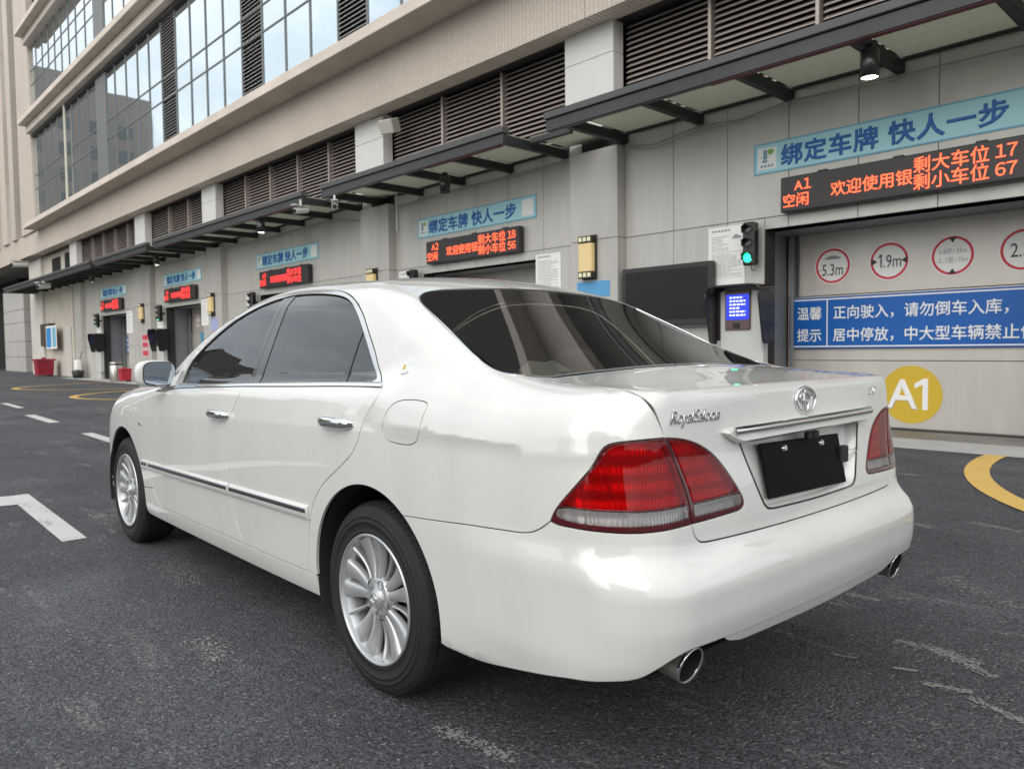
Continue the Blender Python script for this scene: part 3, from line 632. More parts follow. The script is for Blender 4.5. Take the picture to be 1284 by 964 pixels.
M_house = mat('lamp_housing_silver', (.60, .60, .60), .28, .7, noise=(30, .2, (1, 1, .2)))
t_ = M_house.node_tree; b_ = t_.nodes['Principled BSDF']; c_ = t_.nodes.new('ShaderNodeTexCoord')
w1 = t_.nodes.new('ShaderNodeTexWave'); w1.bands_direction = 'Z'; w1.inputs['Scale'].default_value = 7.5; w2 = t_.nodes.new('ShaderNodeTexWave'); w2.bands_direction = 'Y'; w2.inputs['Scale'].default_value = 34
mx_ = t_.nodes.new('ShaderNodeMath'); mx_.operation = 'ADD'; w2m = t_.nodes.new('ShaderNodeMath'); w2m.operation = 'MULTIPLY'; w2m.inputs[1].default_value = .7
u_ = t_.nodes.new('ShaderNodeBump'); u_.inputs['Strength'].default_value = .55; u_.inputs['Distance'].default_value = .005
K_ = t_.links.new; K_(c_.outputs['Object'], w1.inputs['Vector']); K_(c_.outputs['Object'], w2.inputs['Vector']); K_(w2.outputs['Fac'], w2m.inputs[0]); K_(w1.outputs['Fac'], mx_.inputs[0]); K_(w2m.outputs[0], mx_.inputs[1]); K_(mx_.outputs[0], u_.inputs['Height']); K_(u_.outputs['Normal'], b_.inputs['Normal'])
M_red = tint_glass('red_lens_glass', (.92, .004, .006), .62, .02, diffuse_share=.22, dcol=(.48, .001, .003)); M_clear = tint_glass('clear_lens_glass', (.80, .78, .78), .85, .02, diffuse_share=.22, dcol=(.62, .58, .57))  # diffuse share mixed in to brighten the lens colour
red_loop = loop(red_t, red_s, red_b); clr_loop = loop(band_o_top, [(-1.102,.622,.774),(-1.104,.620,.744)], clr_b)
RCH = RearChart()
ri = loop([(-1.08,.656,.941),(-1.09,.618,.937),(-1.095,.580,.928),(-1.098,.540,.911),(-1.10,.488,.877),(-1.108,.440,.825),(-1.115,.407,.786)], [(-1.115,.407,.786),(-1.11,.50,.782),(-1.105,.594,.780)], [(-1.105,.594,.780),(-1.10,.603,.815),(-1.095,.617,.856),(-1.085,.636,.904),(-1.08,.656,.941)])
ci = loop([(-1.11,.594,.773),(-1.11,.50,.775),(-1.115,.402,.778)], [(-1.115,.402,.778),(-1.12,.394,.765),(-1.12,.392,.755),(-1.12,.404,.749)], [(-1.12,.404,.749),(-1.12,.47,.747),(-1.11,.594,.744)], [(-1.11,.594,.744),(-1.11,.594,.773)])
outer_lamps = None
for (oo, ch, scl, rl, cl_) in ((lo_o, SPHT, (.75, .75), red_loop, clr_loop), (loop(lamp_in, rev(split)), RCH, SS, ri, ci)):
    frame = both('tail_lamp', panel(oo, ch, scl, gap=.0015, depth=.016, h=.02, holes=[rl, cl_]), M_redb)
    outer_lamps = outer_lamps or frame
    hs = panel(oo, ch, scl, gap=.004, off=-.022, depth=.004, h=.02, rim=False)
    d1 = panel(rl, ch, scl, gap=0., off=.0022, depth=.006, h=.02, roll=.0015); d2 = panel(cl_, ch, scl, gap=0., off=.0022, depth=.006, h=.015, roll=.0015)
    for i, o in enumerate(frame):
        link('lamp_housing', pmesh('lamp_housing', hs, M_house, i == 1), o)
        link('red_lens', pmesh('red_lens', d1, M_red, i == 1), o); link('clear_lens', pmesh('clear_lens', d2, M_clear, i == 1), o)
# reflector steps inside the outer lamps
for sg_, ol in zip((1, -1), outer_lamps):
    for k_ in range(6):
        zz = .800 + .021*k_
        P_ = nearest_fill(SPHT.to3(SPHT.to2(np.array([(-.955+.007*k_, .83-.0035*k_, zz), (-1.0+.004*k_, .80-.004*k_, zz)])))); N_ = grad(P_)
        v = []
        for dz in (0, .017):
            for p, n__ in zip(P_, N_): v += [tuple((p-n__*.010 + np.array([0, 0, dz]))*[1, sg_, 1]), tuple((p-n__*.021 + np.array([0, 0, dz]))*[1, sg_, 1])]
        MB().add(v, [(0,1,3,2),(4,6,7,5),(0,2,6,4),(1,5,7,3),(0,4,5,1),(2,3,7,6)]).build('lamp_reflector', M_house, ol)
# --- number plate recess, garnish bar, plate
def rsurf(y, z): return float(nearest_fill(RearChart().to3(np.array([[y, z]])))[0, 0])
rp_ = rec_o.copy(); k = len(rp_)
b = MB(); P0 = nearest_fill(RearChart().to3(rp_[:, 1:])); cen = P0.mean(0)
inn = P0.copy(); inn[:, 1] = cen[1] + (P0[:, 1]-cen[1])*.955; inn[:, 2] = cen[2] + (P0[:, 2]-cen[2])*.93; inn[:, 0] = -1.081 + (inn[:, 2]-.81)*.22
P1 = P0.copy(); P1[:, 0] += .004
v = list(map(tuple, P1)) + list(map(tuple, inn)); b.add(v, [(i, (i+1) % k, k+(i+1) % k, k+i) for i in range(k)], True)
b.add(list(map(tuple, inn)), [tuple(range(k))]); b.build('plate_recess', M_paint, CAR)
link('recess_edge', pmesh('recess_edge', panel(rec_o, FOLD, (1, .42), gap=-.0006, off=.0012, depth=.004, h=.02, roll=.0006, holes=[inset(rec_o, FOLD, (1, .42), .0035)]), M_blackgloss), CAR)
pts = loop([(0,.452,.945),(0,.440,.9545),(0,.30,.9575),(0,0,.9625),(0,-.30,.9635),(0,-.440,.9615),(0,-.452,.953)], [(0,-.452,.953),(0,-.43,.937),(0,-.40,.922),(0,-.385,.919)], [(0,-.385,.919),(0,0,.917),(0,.385,.911)], [(0,.385,.911),(0,.40,.913),(0,.43,.929),(0,.452,.945)], step=.012)
pts[:, 2] -= .0
k = len(pts); xs = np.array([rsurf(p[1], p[2]) for p in pts]); cz = .938
b = MB(); v0 = [(xs[i]+.003, pts[i, 1], pts[i, 2]) for i in range(k)]; v1 = [(xs[i]-.016, pts[i, 1], pts[i, 2]) for i in range(k)]
v2 = [(xs[i]-.024, pts[i, 1]*.992, cz+(pts[i, 2]-cz)*.72) for i in range(k)]
b.add(v0+v1+v2, [(i, (i+1) % k, k+(i+1) % k, k+i) for i in range(k)] + [(k+i, k+(i+1) % k, 2*k+(i+1) % k, 2*k+i) for i in range(k)], True); b.add(v2, [tuple(range(k))])
garn = b.build('boot_garnish', M_paint, CAR)
b = MB()
cr_pts = [(rsurf(y, .95)-.0255-.001, y, .9465+(.006*(.43-y)/.86)) for y in np.linspace(.425, -.425, 30)]
for i in range(29):
    (xa, ya, za), (xb, yb, zb) = cr_pts[i], cr_pts[i+1]
b.add([(x+dx, y, z+dz) for (x, y, z) in cr_pts for dx, dz in ((.006, .012), (-.004, .0085), (-.0065, 0), (-.004, -.0085), (.006, -.012))],
      [(i*5+j, i*5+j+1, (i+1)*5+j+1, (i+1)*5+j) for i in range(29) for j in range(4)], True)
b.build('chrome_bar', M_chrome, garn)
b = MB().bbox(-.004, .003, -.243, .243, -.080, .080, .003)
pl = b.build('number_plate', mat('blacked_out_plate', (.0025, .0025, .003), .5, 0, 0., spec=.08), CAR, label='blacked out number plate')
pl.location = (-1.098, 0, .811); pl.rotation_euler = (math.radians(1.2), math.radians(11.5), 0)
for y, z in ((.115, .058), (-.115, .058)): MB().tube((-.003, y, z), (-.011, y, z), .011, .008).build('screw_cap', M_chrome, pl)
b = MB().bbox(-1.110, -1.088, -.275, -.225, .79, .845, .004); clip = b.build('binder_clip', M_rubber, CAR)
MB().path([(-1.104,-.265,.83),(-1.110,-.31,.828),(-1.112,-.335,.836),(-1.112,-.341,.828),(-1.112,-.335,.822),(-1.11,-.31,.816),(-1.104,-.265,.805)], .0016, 6).build('clip_wire', M_chrome, clip)
MB().bbox(-1.108, -1.090, -.075, -.005, .888, .910, .004).tube((-1.112,-.04,.898), (-1.100,-.04,.898), .009).build('rear_camera', M_rubber, CAR)
# --- badges
def torus(bm, c, ry, rz, r, seg=40, sub=8, x=-.0):
    v = []
    for i in range(seg):
        a = 2*PI*i/seg; ny, nz = math.cos(a)/ry, math.sin(a)/rz; l = math.hypot(ny, nz); ny /= l; nz /= l
        for j in range(sub):
            t = 2*PI*j/sub; v.append((x - r*math.sin(t)*.8, c[0]+ry*math.cos(a)+ny*r*math.cos(t), c[1]+rz*math.sin(a)+nz*r*math.cos(t)))
    bm.add(v, [(i*sub+j, i*sub+(j+1) % sub, ((i+1) % seg)*sub+(j+1) % sub, ((i+1) % seg)*sub+j) for i in range(seg) for j in range(sub)], True)
b = MB(); torus(b, (0, 0), .060, .0375, .0052); torus(b, (0, .008), .037, .0135, .0042); torus(b, (0, -.003), .0145, .0315, .0042)
e = b.build('boot_emblem', M_chrome, CAR); e.location = (rsurf(0, 1.008)-.004, .0, 1.009); e.rotation_euler = (0, math.radians(3), 0)
def lettering(name, body, y0, y1, z, size, shear, bold, sx):
    """written from y0 towards y1, on the boot lid"""
    xa, xb = rsurf(y0, z), rsurf(y1, z); X = Vector((xb-xa, y1-y0, 0)).normalized(); Y = Vector((0, 0, 1)); Z = X.cross(Y)
    o = text(name, body, M_chrome, CAR, (0, 0, 0), (0, 0, 0), size, .0010, bold, 'LEFT', 1, shear)
    o.matrix_local = Matrix(((X.x*sx, Y.x, Z.x, xa-.0035), (X.y*sx, Y.y, Z.y, y0), (X.z*sx, Y.z, Z.z, z), (0, 0, 0, 1))); return o
lettering('model_lettering', 'RoyalSaloon', .655, .44, .980, .047, .38, .0006, .84)
lettering('engine_lettering', '3.0', -.470, -.57, 1.004, .034, .25, .0012, 1.3)
cb = loop([(-.070,.78,1.128),(-.088,.777,1.136),(-.122,.777,1.136),(-.134,.783,1.128),(-.141,.80,1.103),(-.138,.805,1.095),(-.10,.804,1.092),(-.085,.80,1.097),(-.070,.78,1.128)])
cbp = both('pillar_badge', panel(cb, SIDE, SS, gap=0., off=.004, depth=.006, h=.01, roll=.002), M_chrome)
cbi = loop([(-.078,.78,1.125),(-.09,.777,1.131),(-.120,.777,1.131),(-.129,.783,1.124),(-.134,.80,1.104),(-.132,.805,1.100),(-.10,.804,1.097),(-.09,.80,1.101),(-.078,.78,1.125)])
dci2 = panel(cbi, SIDE, SS, gap=0., off=.0046, depth=.002, h=.01, roll=.0005); M_bw = mat('badge_white', (.7, .7, .66), .3, 0, 1.)
for i, o in enumerate(cbp): link('badge_face', pmesh('badge_face', dci2, M_bw, i == 1), o)
cbm = loop([(-.097,.78,1.124),(-.103,.78,1.118),(-.106,.78,1.124),(-.112,.78,1.124),(-.116,.79,1.106),(-.100,.79,1.106),(-.097,.78,1.124)], step=.004)
dcm = panel(cbm, SIDE, SS, gap=0., off=.0056, depth=.002, h=.01, roll=.0004); M_gold = mat('badge_gold', (.65, .45, .12), .2, 1.)
for i, o in enumerate(cbp): link('badge_crown', pmesh('badge_crown', dcm, M_gold, i == 1), o)
sg = loop([(2.500,.889,.766),(2.485,.889,.7745),(2.46,.889,.7765),(2.44,.889,.770),(2.435,.889,.762),(2.455,.889,.7565),(2.48,.889,.7575),(2.500,.889,.766)], step=.005)
both('side_marker_lamp', panel(sg, SIDE, SS, gap=0., off=.005, depth=.006, h=.01, roll=.002), mat('marker_chrome', (.5, .48, .42), .2, .6, 1.))
# --- door handles: bowl plate, cup and chrome pull
def ssurf(x, z): return float(nearest_fill(SIDE.to3(np.array([[x, z]])))[0, 1])
for hx, hz in ((1.283, .888), (.197, .921)):
    for sgn in (1, -1):
        y = ssurf(hx, hz)
        b = MB()
        n_ = 26; ring = []
        pr = []
        for i in range(15):
            t = i/14; x = hx + .118 - .236*t
            hh = .0205*(1-(2*t-1)**6*.5); outw = .034*(1-(2*t-1)**4) + .008
            yy = ssurf(x, hz)
            pr.append([(x, (yy+outw-.010*max(0, 1-abs(2*t-1)*1.05))*sgn if False else (yy+outw-.012)*sgn, hz-hh), (x, (yy+outw-.003)*sgn, hz-hh*.7), (x, (yy+outw)*sgn, hz-hh*.1), (x, (yy+outw-.001)*sgn, hz+hh*.55), (x, (yy+outw-.007)*sgn, hz+hh), (x, (yy+outw-.013)*sgn, hz+hh*.8)])
        v = [p for r in pr for p in r]; m_ = 6
        b.add(v, [(i*m_+j, i*m_+(j+1) % m_, (i+1)*m_+(j+1) % m_, (i+1)*m_+j) for i in range(14) for j in range(m_)] , True); b.add(pr[0]+[], [tuple(range(6))]); b.add(pr[-1]+[], [tuple(range(6))])
        hd = b.build('door_handle', M_chrome, CAR)
        # near-flat cup behind the handle, the scoop's shade put into its darker paint
        cup = MB(); cv = []; 
        for r in range(6):
            rr = 1 - r/5*.999
            for a in range(24):
                t = 2*PI*a/24; x = hx + .012 + .052*rr*math.cos(t); z = hz - .002 + .046*rr*math.sin(t)
                cv.append((x, (ssurf(x, z) + .0012 - .0009*(1-rr))*sgn, z))
        cup.add(cv, [(r*24+a, r*24+(a+1) % 24, (r+1)*24+(a+1) % 24, (r+1)*24+a) for r in range(5) for a in range(24)], True)
        cup.build('handle_cup', mat('cup_shade_paint', (.62, .62, .59), .45, 0, 1.) if 'cup_shade_paint' not in bpy.data.materials else bpy.data.materials['cup_shade_paint'], hd)
        MB().tube((hx-.088, (ssurf(hx-.088, hz)+.014)*sgn, hz), (hx-.088, (ssurf(hx-.088, hz)+.0225)*sgn, hz), .0085, .008, 14).build('lock_barrel', M_rubber, hd) if hx < 1 else None
# --- mirrors
for sgn in (1, -1):
    root = bpy.data.objects.new('door_mirror', None); COL.objects.link(root); root.parent = CAR
    cx, cy, cz_ = 2.135, .893*sgn, 1.060
    bm = bmesh.new(); bmesh.ops.create_cube(bm, size=1)
    bmesh.ops.subdivide_edges(bm, edges=list(bm.edges), cuts=3, use_grid_fill=True)
    for v in bm.verts:
        x, y, z = v.co*2
        n4 = (abs(x)**3.2 + abs(y)**3.2 + abs(z)**3.2)**(1/3.2); m1 = max(abs(x), abs(y), abs(z)); s_ = m1/n4 if n4 else 1
        x, y, z = x*s_, y*s_, z*s_
        if x < -.55: x = -.55 + (x+.55)*.25
        tp = 1 - .22*max(0, x)
        v.co = Vector((cx + x*.075, cy + .010*sgn + y*.108*tp, cz_ + z*.0765*tp))
    me = bpy.data.meshes.new('mirror_housing'); bm.to_mesh(me); bm.free(); me.polygons.foreach_set('use_smooth', [True]*len(me.polygons))
    ho = link('mirror_housing', me, root, M_paint); sb = ho.modifiers.new('s', 'SUBSURF'); sb.levels = 2; sb.render_levels = 2
    def rr(w_, h_, n_=10, r=.55):
        return [(w_*math.copysign(abs(math.cos(a))**r, math.cos(a)), h_*math.copysign(abs(math.sin(a))**r, math.sin(a))) for a in np.linspace(0, 2*PI, 40, endpoint=False)]
    b = prism([(cy + p[0], cz_ + p[1]) for p in rr(.083, .0655)], cx-.055, cx-.0505, 'yz'); b.build('mirror_bezel', M_rubber, root)
    b = prism([(cy + p[0], cz_ + p[1]) for p in rr(.079, .0610)], cx-.0570, cx-.0552, 'yz'); g_ = b.build('mirror_glass', mat('mirror_glass', (.42, .47, .52), .02, 1.) if 'mirror_glass' not in bpy.data.materials else bpy.data.materials['mirror_glass'], root)
    b = MB().bbox(cx-.03, cx+.03, .80*sgn, .86*sgn, .985, 1.03, .008); b.build('mirror_arm', M_paint, root)
    pv = [(2.215,.846*sgn,.975),(2.02,.832*sgn,.996),(1.99,.800*sgn,1.075),(2.10,.79*sgn,1.03)]
    b = MB(); b.add([(x, y*1.008, z) for x, y, z in pv] + [(x, y*.95, z) for x, y, z in pv], [(0,1,2,3),(7,6,5,4),(0,4,5,1),(1,5,6,2),(2,6,7,3),(3,7,4,0)]); b.build('mirror_sail', M_paint, root)
# --- wheels
def wheel(x, sgn):
    root = bpy.data.objects.new('wheel', None); COL.objects.link(root); root.parent = CAR; root.location = (x, .866*sgn, .3265)
    if sgn < 0: root.rotation_euler = (0, 0, PI)
    return root
prof_t = [(.2205,-.006),(.224,-.0005),(.2285,.0018),(.229,.0032),(.2325,.0035),(.233,.0022),(.245,.0048),(.262,.006),(.2625,.0072),(.2655,.0072),(.266,.0058),(.280,.0045),(.2805,.0055),(.2825,.0053),(.283,.0038),(.295,.001),(.306,-.004),(.314,-.011),(.320,-.020),(.3245,-.032),(.3262,-.05),(.3268,-.108),(.3262,-.166),(.3245,-.184),(.314,-.205),(.295,-.217),(.262,-.222),(.232,-.218),(.2205,-.21)]
tb = MB().lathe(prof_t, 96); tyre_me = tb.mesh('tyre', M_tyre)
# tread blocks on the shoulder
tr = MB()
for i in range(72):
    a = 2*PI*i/72
    for (h0, h1, rr0, rr1) in ((-.012, -.036, .3155, .3255), (-.045, -.085, .3265, .3275), (-.13, -.17, .3275, .3265)):
        a0, a1 = a, a + 2*PI/72*.62
        v = []
        for aa, da in ((a0, 0), (a1, 0)):
            for (h, r) in ((h0, rr0), (h1, rr1)):
                for e_ in (-.002, .0028): v.append(((r+e_)*math.cos(aa), h, (r+e_)*math.sin(aa)))
        tr.add(v, [(1,3,7,5),(0,1,5,4),(2,6,7,3),(0,2,3,1),(4,5,7,6)])
tread_me = tr.mesh('tread', M_tyre)
rim = MB().lathe([(.2235,.001),(.2215,.006),(.217,.0065),(.2135,.002),(.2125,-.008),(.209,-.016),(.203,-.03),(.197,-.06),(.193,-.19),(.205,-.205)], 96)
rim_me = rim.mesh('rim', M_alloy)
def spoke_mesh(w0, w1, ang0, drop, ridge, name, r0=.052, rtip=.2095):
    b = MB(); sec = []
    for i in range(12):
        t = i/11; r = r0 + (rtip-r0)*t; w_ = w0 + (w1-w0)*t**1.2
        hh = -.016 - drop + (.010+drop*.6)*t**2 - .012*math.sin(PI*t)*.7
        th = .016 + .012*t
        if t > .95: hh -= .003
        sec.append([(r, -w_-.001, hh-th), (r, -w_, hh-.005), (r, -w_*.78, hh), (r, 0, hh+ridge), (r, w_*.78, hh), (r, w_, hh-.005), (r, w_+.001, hh-th)])
    v = []
    for q in sec:
        for (r, t_, hh) in q: v.append((r*math.cos(ang0)-t_*math.sin(ang0), hh, r*math.sin(ang0)+t_*math.cos(ang0)))
    m_ = 7; b.add(v, [(i*m_+j, i*m_+j+1, (i+1)*m_+j+1, (i+1)*m_+j) for i in range(11) for j in range(6)], True); b.add(v[-7:], [tuple(range(7))])
    me = b.mesh(name, M_alloy); return me
A0 = math.radians(8)
spokes = []
for kk in range(5):
    base = A0 + kk*2*PI/5
    spokes += [spoke_mesh(.013, .0315, base-math.radians(11.5), .0, -.0012, 'spoke'), spoke_mesh(.013, .0315, base+math.radians(11.5), .0, -.0012, 'spoke'), spoke_mesh(.004, .0080, base+math.radians(36), .012, .005, 'thin_spoke', r0=.078)]
hub = MB().lathe([(.0,-.006),(.030,-.006),(.0335,-.008),(.035,-.012),(.0355,-.014),(.058,-.0145),(.068,-.0175),(.074,-.026),(.078,-.05)], 48); hub_me = hub.mesh('hub', M_alloy)
cap = MB().lathe([(0,-.0020),(.018,-.0022),(.026,-.004),(.0285,-.0075)], 36); cap_me = cap.mesh('hub_cap', M_alloy)
ce = MB()
def wtor(bm, cx_, cz_, rx, rz, r, y):
    v = []
    for i in range(24):
        a = 2*PI*i/24
        for j in range(6):
            t = 2*PI*j/6; v.append((cx_+(rx+r*math.cos(t))*math.cos(a), y+r*math.sin(t), cz_+(rz+r*math.cos(t))*math.sin(a)))
    bm.add(v, [(i*6+j, i*6+(j+1) % 6, ((i+1) % 24)*6+(j+1) % 6, ((i+1) % 24)*6+j) for i in range(24) for j in range(6)], True)
wtor(ce, 0, 0, .019, .0135, .0016, -.002); wtor(ce, 0, .002, .012, .005, .0014, -.002); wtor(ce, 0, -.001, .005, .011, .0014, -.002)
ce_me = ce.mesh('cap_emblem', M_chrome)
hole = MB().lathe([(.0135,-.0098),(.0155,-.0092),(.0165,-.0115),(.0150,-.0105),(.0142,-.013),(.0135,-.030),(0,-.030)], 20); hole_me = hole.mesh('nut_hole', M_alloyd)
nut = MB().lathe([(0,-.016),(.006,-.016),(.0085,-.019),(.0098,-.034)], 6, smooth=False); nut_me = nut.mesh('wheel_nut', M_chrome)
disc = MB().lathe([(.05,-.075),(.148,-.075),(.150,-.085),(.05,-.085)], 60); disc_me = disc.mesh('brake_disc', mat('brake_iron', (.10, .095, .09), .4, .8))
back = MB().lathe([(0,-.11),(.192,-.11)], 48); back_me = back.mesh('backing_plate', M_dark)
for x in (0., 2.85):
    for sgn in (1, -1):
        rt = wheel(x, sgn)
        rt.rotation_euler = (0, 0, 0 if sgn > 0 else PI)
        ty = link('tyre', tyre_me, rt); link('tread', tread_me, ty, kind='stuff')
        rm = link('rim', rim_me, rt)
        for s_ in spokes: link('spoke', s_, rt)
        link('hub', hub_me, rt); cp = link('hub_cap', cap_me, rt); link('cap_emblem', ce_me, cp)
        for q in range(5):
            a = A0 + math.radians(36) + q*2*PI/5
            for me_, nm in ((hole_me, 'nut_hole'), (nut_me, 'wheel_nut')):
                o = link(nm, me_, rt); o.location = (.0555*math.cos(a), -.003, .0555*math.sin(a))
        link('brake_disc', disc_me, rt); link('backing_plate', back_me, rt)
        if x > 1: pass
# --- wheel housings, floor, exhausts
for cx_ in (0., 2.85):
    for sgn in (1, -1):
        b = MB(); v = []
        A = np.radians(np.linspace(-18, 198, 30))
        for a in A:
            for (r, y) in ((.386, .868), (.380, .84), (.385, .60), (.40, .52)): v.append((cx_ + r*math.cos(a), y*sgn, .335 + r*math.sin(a)))
        b.add(v, [(i*4+j, i*4+j+1, (i+1)*4+j+1, (i+1)*4+j) for i in range(29) for j in range(3)], True)
        b.add([(cx_-.42, .53*sgn, .18), (cx_+.42, .53*sgn, .18), (cx_+.42, .53*sgn, .76), (cx_-.42, .53*sgn, .76)], [(0,1,2,3)])
        b.build('wheel_housing', M_dark, CAR)
b = MB()
b.box(.42, 2.43, -.80, .80, .215, .24); b.box(-.95, .42, -.52, .52, .26, .29); b.box(2.43, 3.55, -.52, .52, .20, .23); b.box(-1.05, -.42, -.70, .70, .33, .345)
b.box(.43, .445, -.80, .80, .215, .55); b.box(2.42, 2.43, -.80, .80, .215, .80)
b.build('underbody', M_dark, CAR)
M_exh = mat('dusty_exhaust', (.40, .38, .33), .38, .7, noise=(20, .3))
for sgn in (1, -1):
    cy, cz_ = .634*sgn, .374; prof = [(.0005, .0), ]
    b = MB()
    out_ = [(.042, .24), (.046, .06), (.049, .012), (.0505, .002), (.0495, -.001), (.047, .002)]
    v = []
    for i in range(36):
        a = 2*PI*i/36
        for r, h in out_:
            yy = cy + r*.98*math.cos(a); zz = cz_ + r*.94*math.sin(a); cut = .013*math.sin(a)
            v.append((-1.124 + h + (cut*-1 if h < .05 else 0), yy, zz))
    m_ = len(out_); b.add(v, [(i*m_+j, i*m_+j+1, ((i+1) % 36)*m_+j+1, ((i+1) % 36)*m_+j) for i in range(36) for j in range(m_-1)], True)
    ex = b.build('exhaust_tip', M_exh, CAR)
    v = []
    for i in range(36):
        a = 2*PI*i/36
        for (r, h) in ((.0500, .010), (.0515, .002), (.0500, -.0025), (.0475, .003)):
            v.append((-1.124 + h - .013*math.sin(a), cy + r*.98*math.cos(a), cz_ + r*.94*math.sin(a)))
    b = MB().add(v, [(i*4+j, i*4+j+1, ((i+1) % 36)*4+j+1, ((i+1) % 36)*4+j) for i in range(36) for j in range(3)], True); b.build('exhaust_ring', M_chrome, ex)
    v = []
    for i in range(36):
        a = 2*PI*i/36
        for (r, h) in ((.0475, .003), (.045, .02), (.044, .14), (.001, .141)): v.append((-1.124 + h - (.013*math.sin(a) if h < .05 else 0), cy + r*.98*math.cos(a), cz_ + r*.94*math.sin(a)))
    MB().add(v, [(i*4+j, i*4+j+1, ((i+1) % 36)*4+j+1, ((i+1) % 36)*4+j) for i in range(36) for j in range(3)], True).build('exhaust_core', M_dark, ex)
    MB().tube((-.95, cy, cz_), (-.45, cy*.8, cz_-.02), .035).build('exhaust_pipe', M_dark, CAR)
MB().bbox(-1.0, -.5, -.55, .55, .36, .50, .03).build('boot_floor', M_dark, CAR)
# --- cabin
M_shelf = mat('parcel_shelf_grey', (.26, .245, .215), .9)
MB().bbox(-.60, .05, -.66, .66, .98, 1.0, .01).build('parcel_shelf', M_shelf, CAR)
MB().box(.05, .07, -.72, .72, .3, 1.0).box(.47, 2.4, -.80, -.77, .3, 1.0).box(.47, 2.4, .77, .80, .3, 1.0).box(-1.0, 2.4, -.6, .6, .30, .32).build('cabin_lining', M_trimd, CAR)
MB().bbox(2.05, 2.50, -.74, .74, .70, .99, .04).build('dashboard', M_trimd, CAR)
def seat(x, y, w_, rear=False):
    s = bpy.data.objects.new('seat', None); COL.objects.link(s); s.parent = CAR; s.location = (x, y, 0)
    MB().bbox(0, .52, -w_/2, w_/2, .42, .56, .05).build('seat_cushion', M_seat, s)
    o = MB().bbox(-.07, .07, -w_/2*.96, w_/2*.96, .50, 1.07, .05).build('seat_back', M_seat, s); o.rotation_euler = (0, -math.radians(16), 0); o.location = (.11, 0, 0)
    for hy in ((0,) if not rear else (-w_*.3, w_*.3)):
        h_ = MB().bbox(-.045, .045, hy-.13, hy+.13, 1.02 if rear else 1.10, 1.17 if rear else 1.27, .035).build('headrest', M_seat, s); h_.location = (-.19, 0, 0)
seat(1.55, .38, .50); seat(1.55, -.38, .50); seat(.42, 0, 1.30, True)
# tissue box and bag on the parcel shelf
MB().bbox(-.30, -.12, .12, .36, 1.0, 1.06, .012).build('tissue_box', mat('tissue_box_grey', (.35, .35, .33), .8), CAR)
bm = bmesh.new(); bmesh.ops.create_icosphere(bm, subdivisions=2, radius=1)
for v in bm.verts: v.co = Vector((-.2 + v.co.x*.10*(1+.3*math.sin(7*v.co.y)), .24 + v.co.y*.12, 1.07 + v.co.z*.05*(1+.4*math.sin(9*v.co.x))))
me = bpy.data.meshes.new('tissue'); bm.to_mesh(me); bm.free(); link('tissue', me, CAR, mat('tissue_white', (.6, .6, .58), .9))
# steering wheel (right-hand side is not seen; wheel on the left)
v = []
st = MB()
for i in range(32):
    a = 2*PI*i/32
    for j in range(6):
        t = 2*PI*j/6; r = .185+.014*math.cos(t); v.append((2.0+.014*math.sin(t)+r*math.sin(a)*.35, .38+r*math.cos(a), .93+r*math.sin(a)*.93))
st.add(v, [(i*6+j, i*6+(j+1) % 6, ((i+1) % 32)*6+(j+1) % 6, ((i+1) % 32)*6+j) for i in range(32) for j in range(6)], True); st.box(1.99, 2.02, .20, .56, .915, .945)
st.build('steering_wheel', M_rubber, CAR)
MB().bbox(1.62, 1.63, -.10, .10, 1.33, 1.385, .01).build('inside_mirror', M_rubber, CAR)
print('car faces', CAR_TRIS[0])
# ================================================================ the place
WY = -7.75                                   # wall plane of the ground floor
def addtile(m, scale, mortar, c1, c2, bumpd=.004, w=.5, h=.25, off=0.):
    """small facade tiles: brick texture driven by x and z of the object"""
    t = m.node_tree; b = t.nodes['Principled BSDF']; N = t.nodes.new; K = t.links.new
    c = N('ShaderNodeTexCoord'); sp = N('ShaderNodeSeparateXYZ'); cb = N('ShaderNodeCombineXYZ'); br = N('ShaderNodeTexBrick')
    br.offset = off; br.inputs['Scale'].default_value = scale; br.inputs['Mortar Size'].default_value = mortar; br.inputs['Brick Width'].default_value = w; br.inputs['Row Height'].default_value = h
    br.inputs['Color1'].default_value = (*c1, 1); br.inputs['Color2'].default_value = (*c2, 1); br.inputs['Mortar'].default_value = (c1[0]*.72, c1[1]*.70, c1[2]*.68, 1)
    K(c.outputs['Object'], sp.inputs[0]); K(sp.outputs['X'], cb.inputs['X']); K(sp.outputs['Z'], cb.inputs['Y']); K(cb.outputs[0], br.inputs['Vector'])
    z = N('ShaderNodeTexNoise'); z.inputs['Scale'].default_value = .35; z.inputs['Detail'].default_value = 6
    r = N('ShaderNodeMapRange'); r.inputs['From Min'].default_value = .3; r.inputs['From Max'].default_value = .7; r.inputs['To Min'].default_value = .88; r.inputs['To Max'].default_value = 1.06
    mp_ = N('ShaderNodeMapping'); mp_.inputs['Scale'].default_value = (1, 1, .25); K(c.outputs['Object'], mp_.inputs['Vector']); K(mp_.outputs['Vector'], z.inputs['Vector']); K(z.outputs['Fac'], r.inputs['Value'])
    x = N('ShaderNodeMix'); x.data_type = 'RGBA'; x.blend_type = 'MULTIPLY'; x.inputs['Factor'].default_value = 1
    K(br.outputs['Color'], x.inputs['A']); K(r.outputs['Result'], x.inputs['B']); K(x.outputs['Result'], b.inputs['Base Color'])
    u = N('ShaderNodeBump'); u.inputs['Strength'].default_value = .6; u.inputs['Distance'].default_value = bumpd; u.invert = True
    K(br.outputs['Fac'], u.inputs['Height']); K(u.outputs['Normal'], b.inputs['Normal']); return m
M_tile = addtile(mat('beige_tile', (.5, .43, .37), .6), 5.6, .05, (.60, .525, .455), (.67, .595, .525))
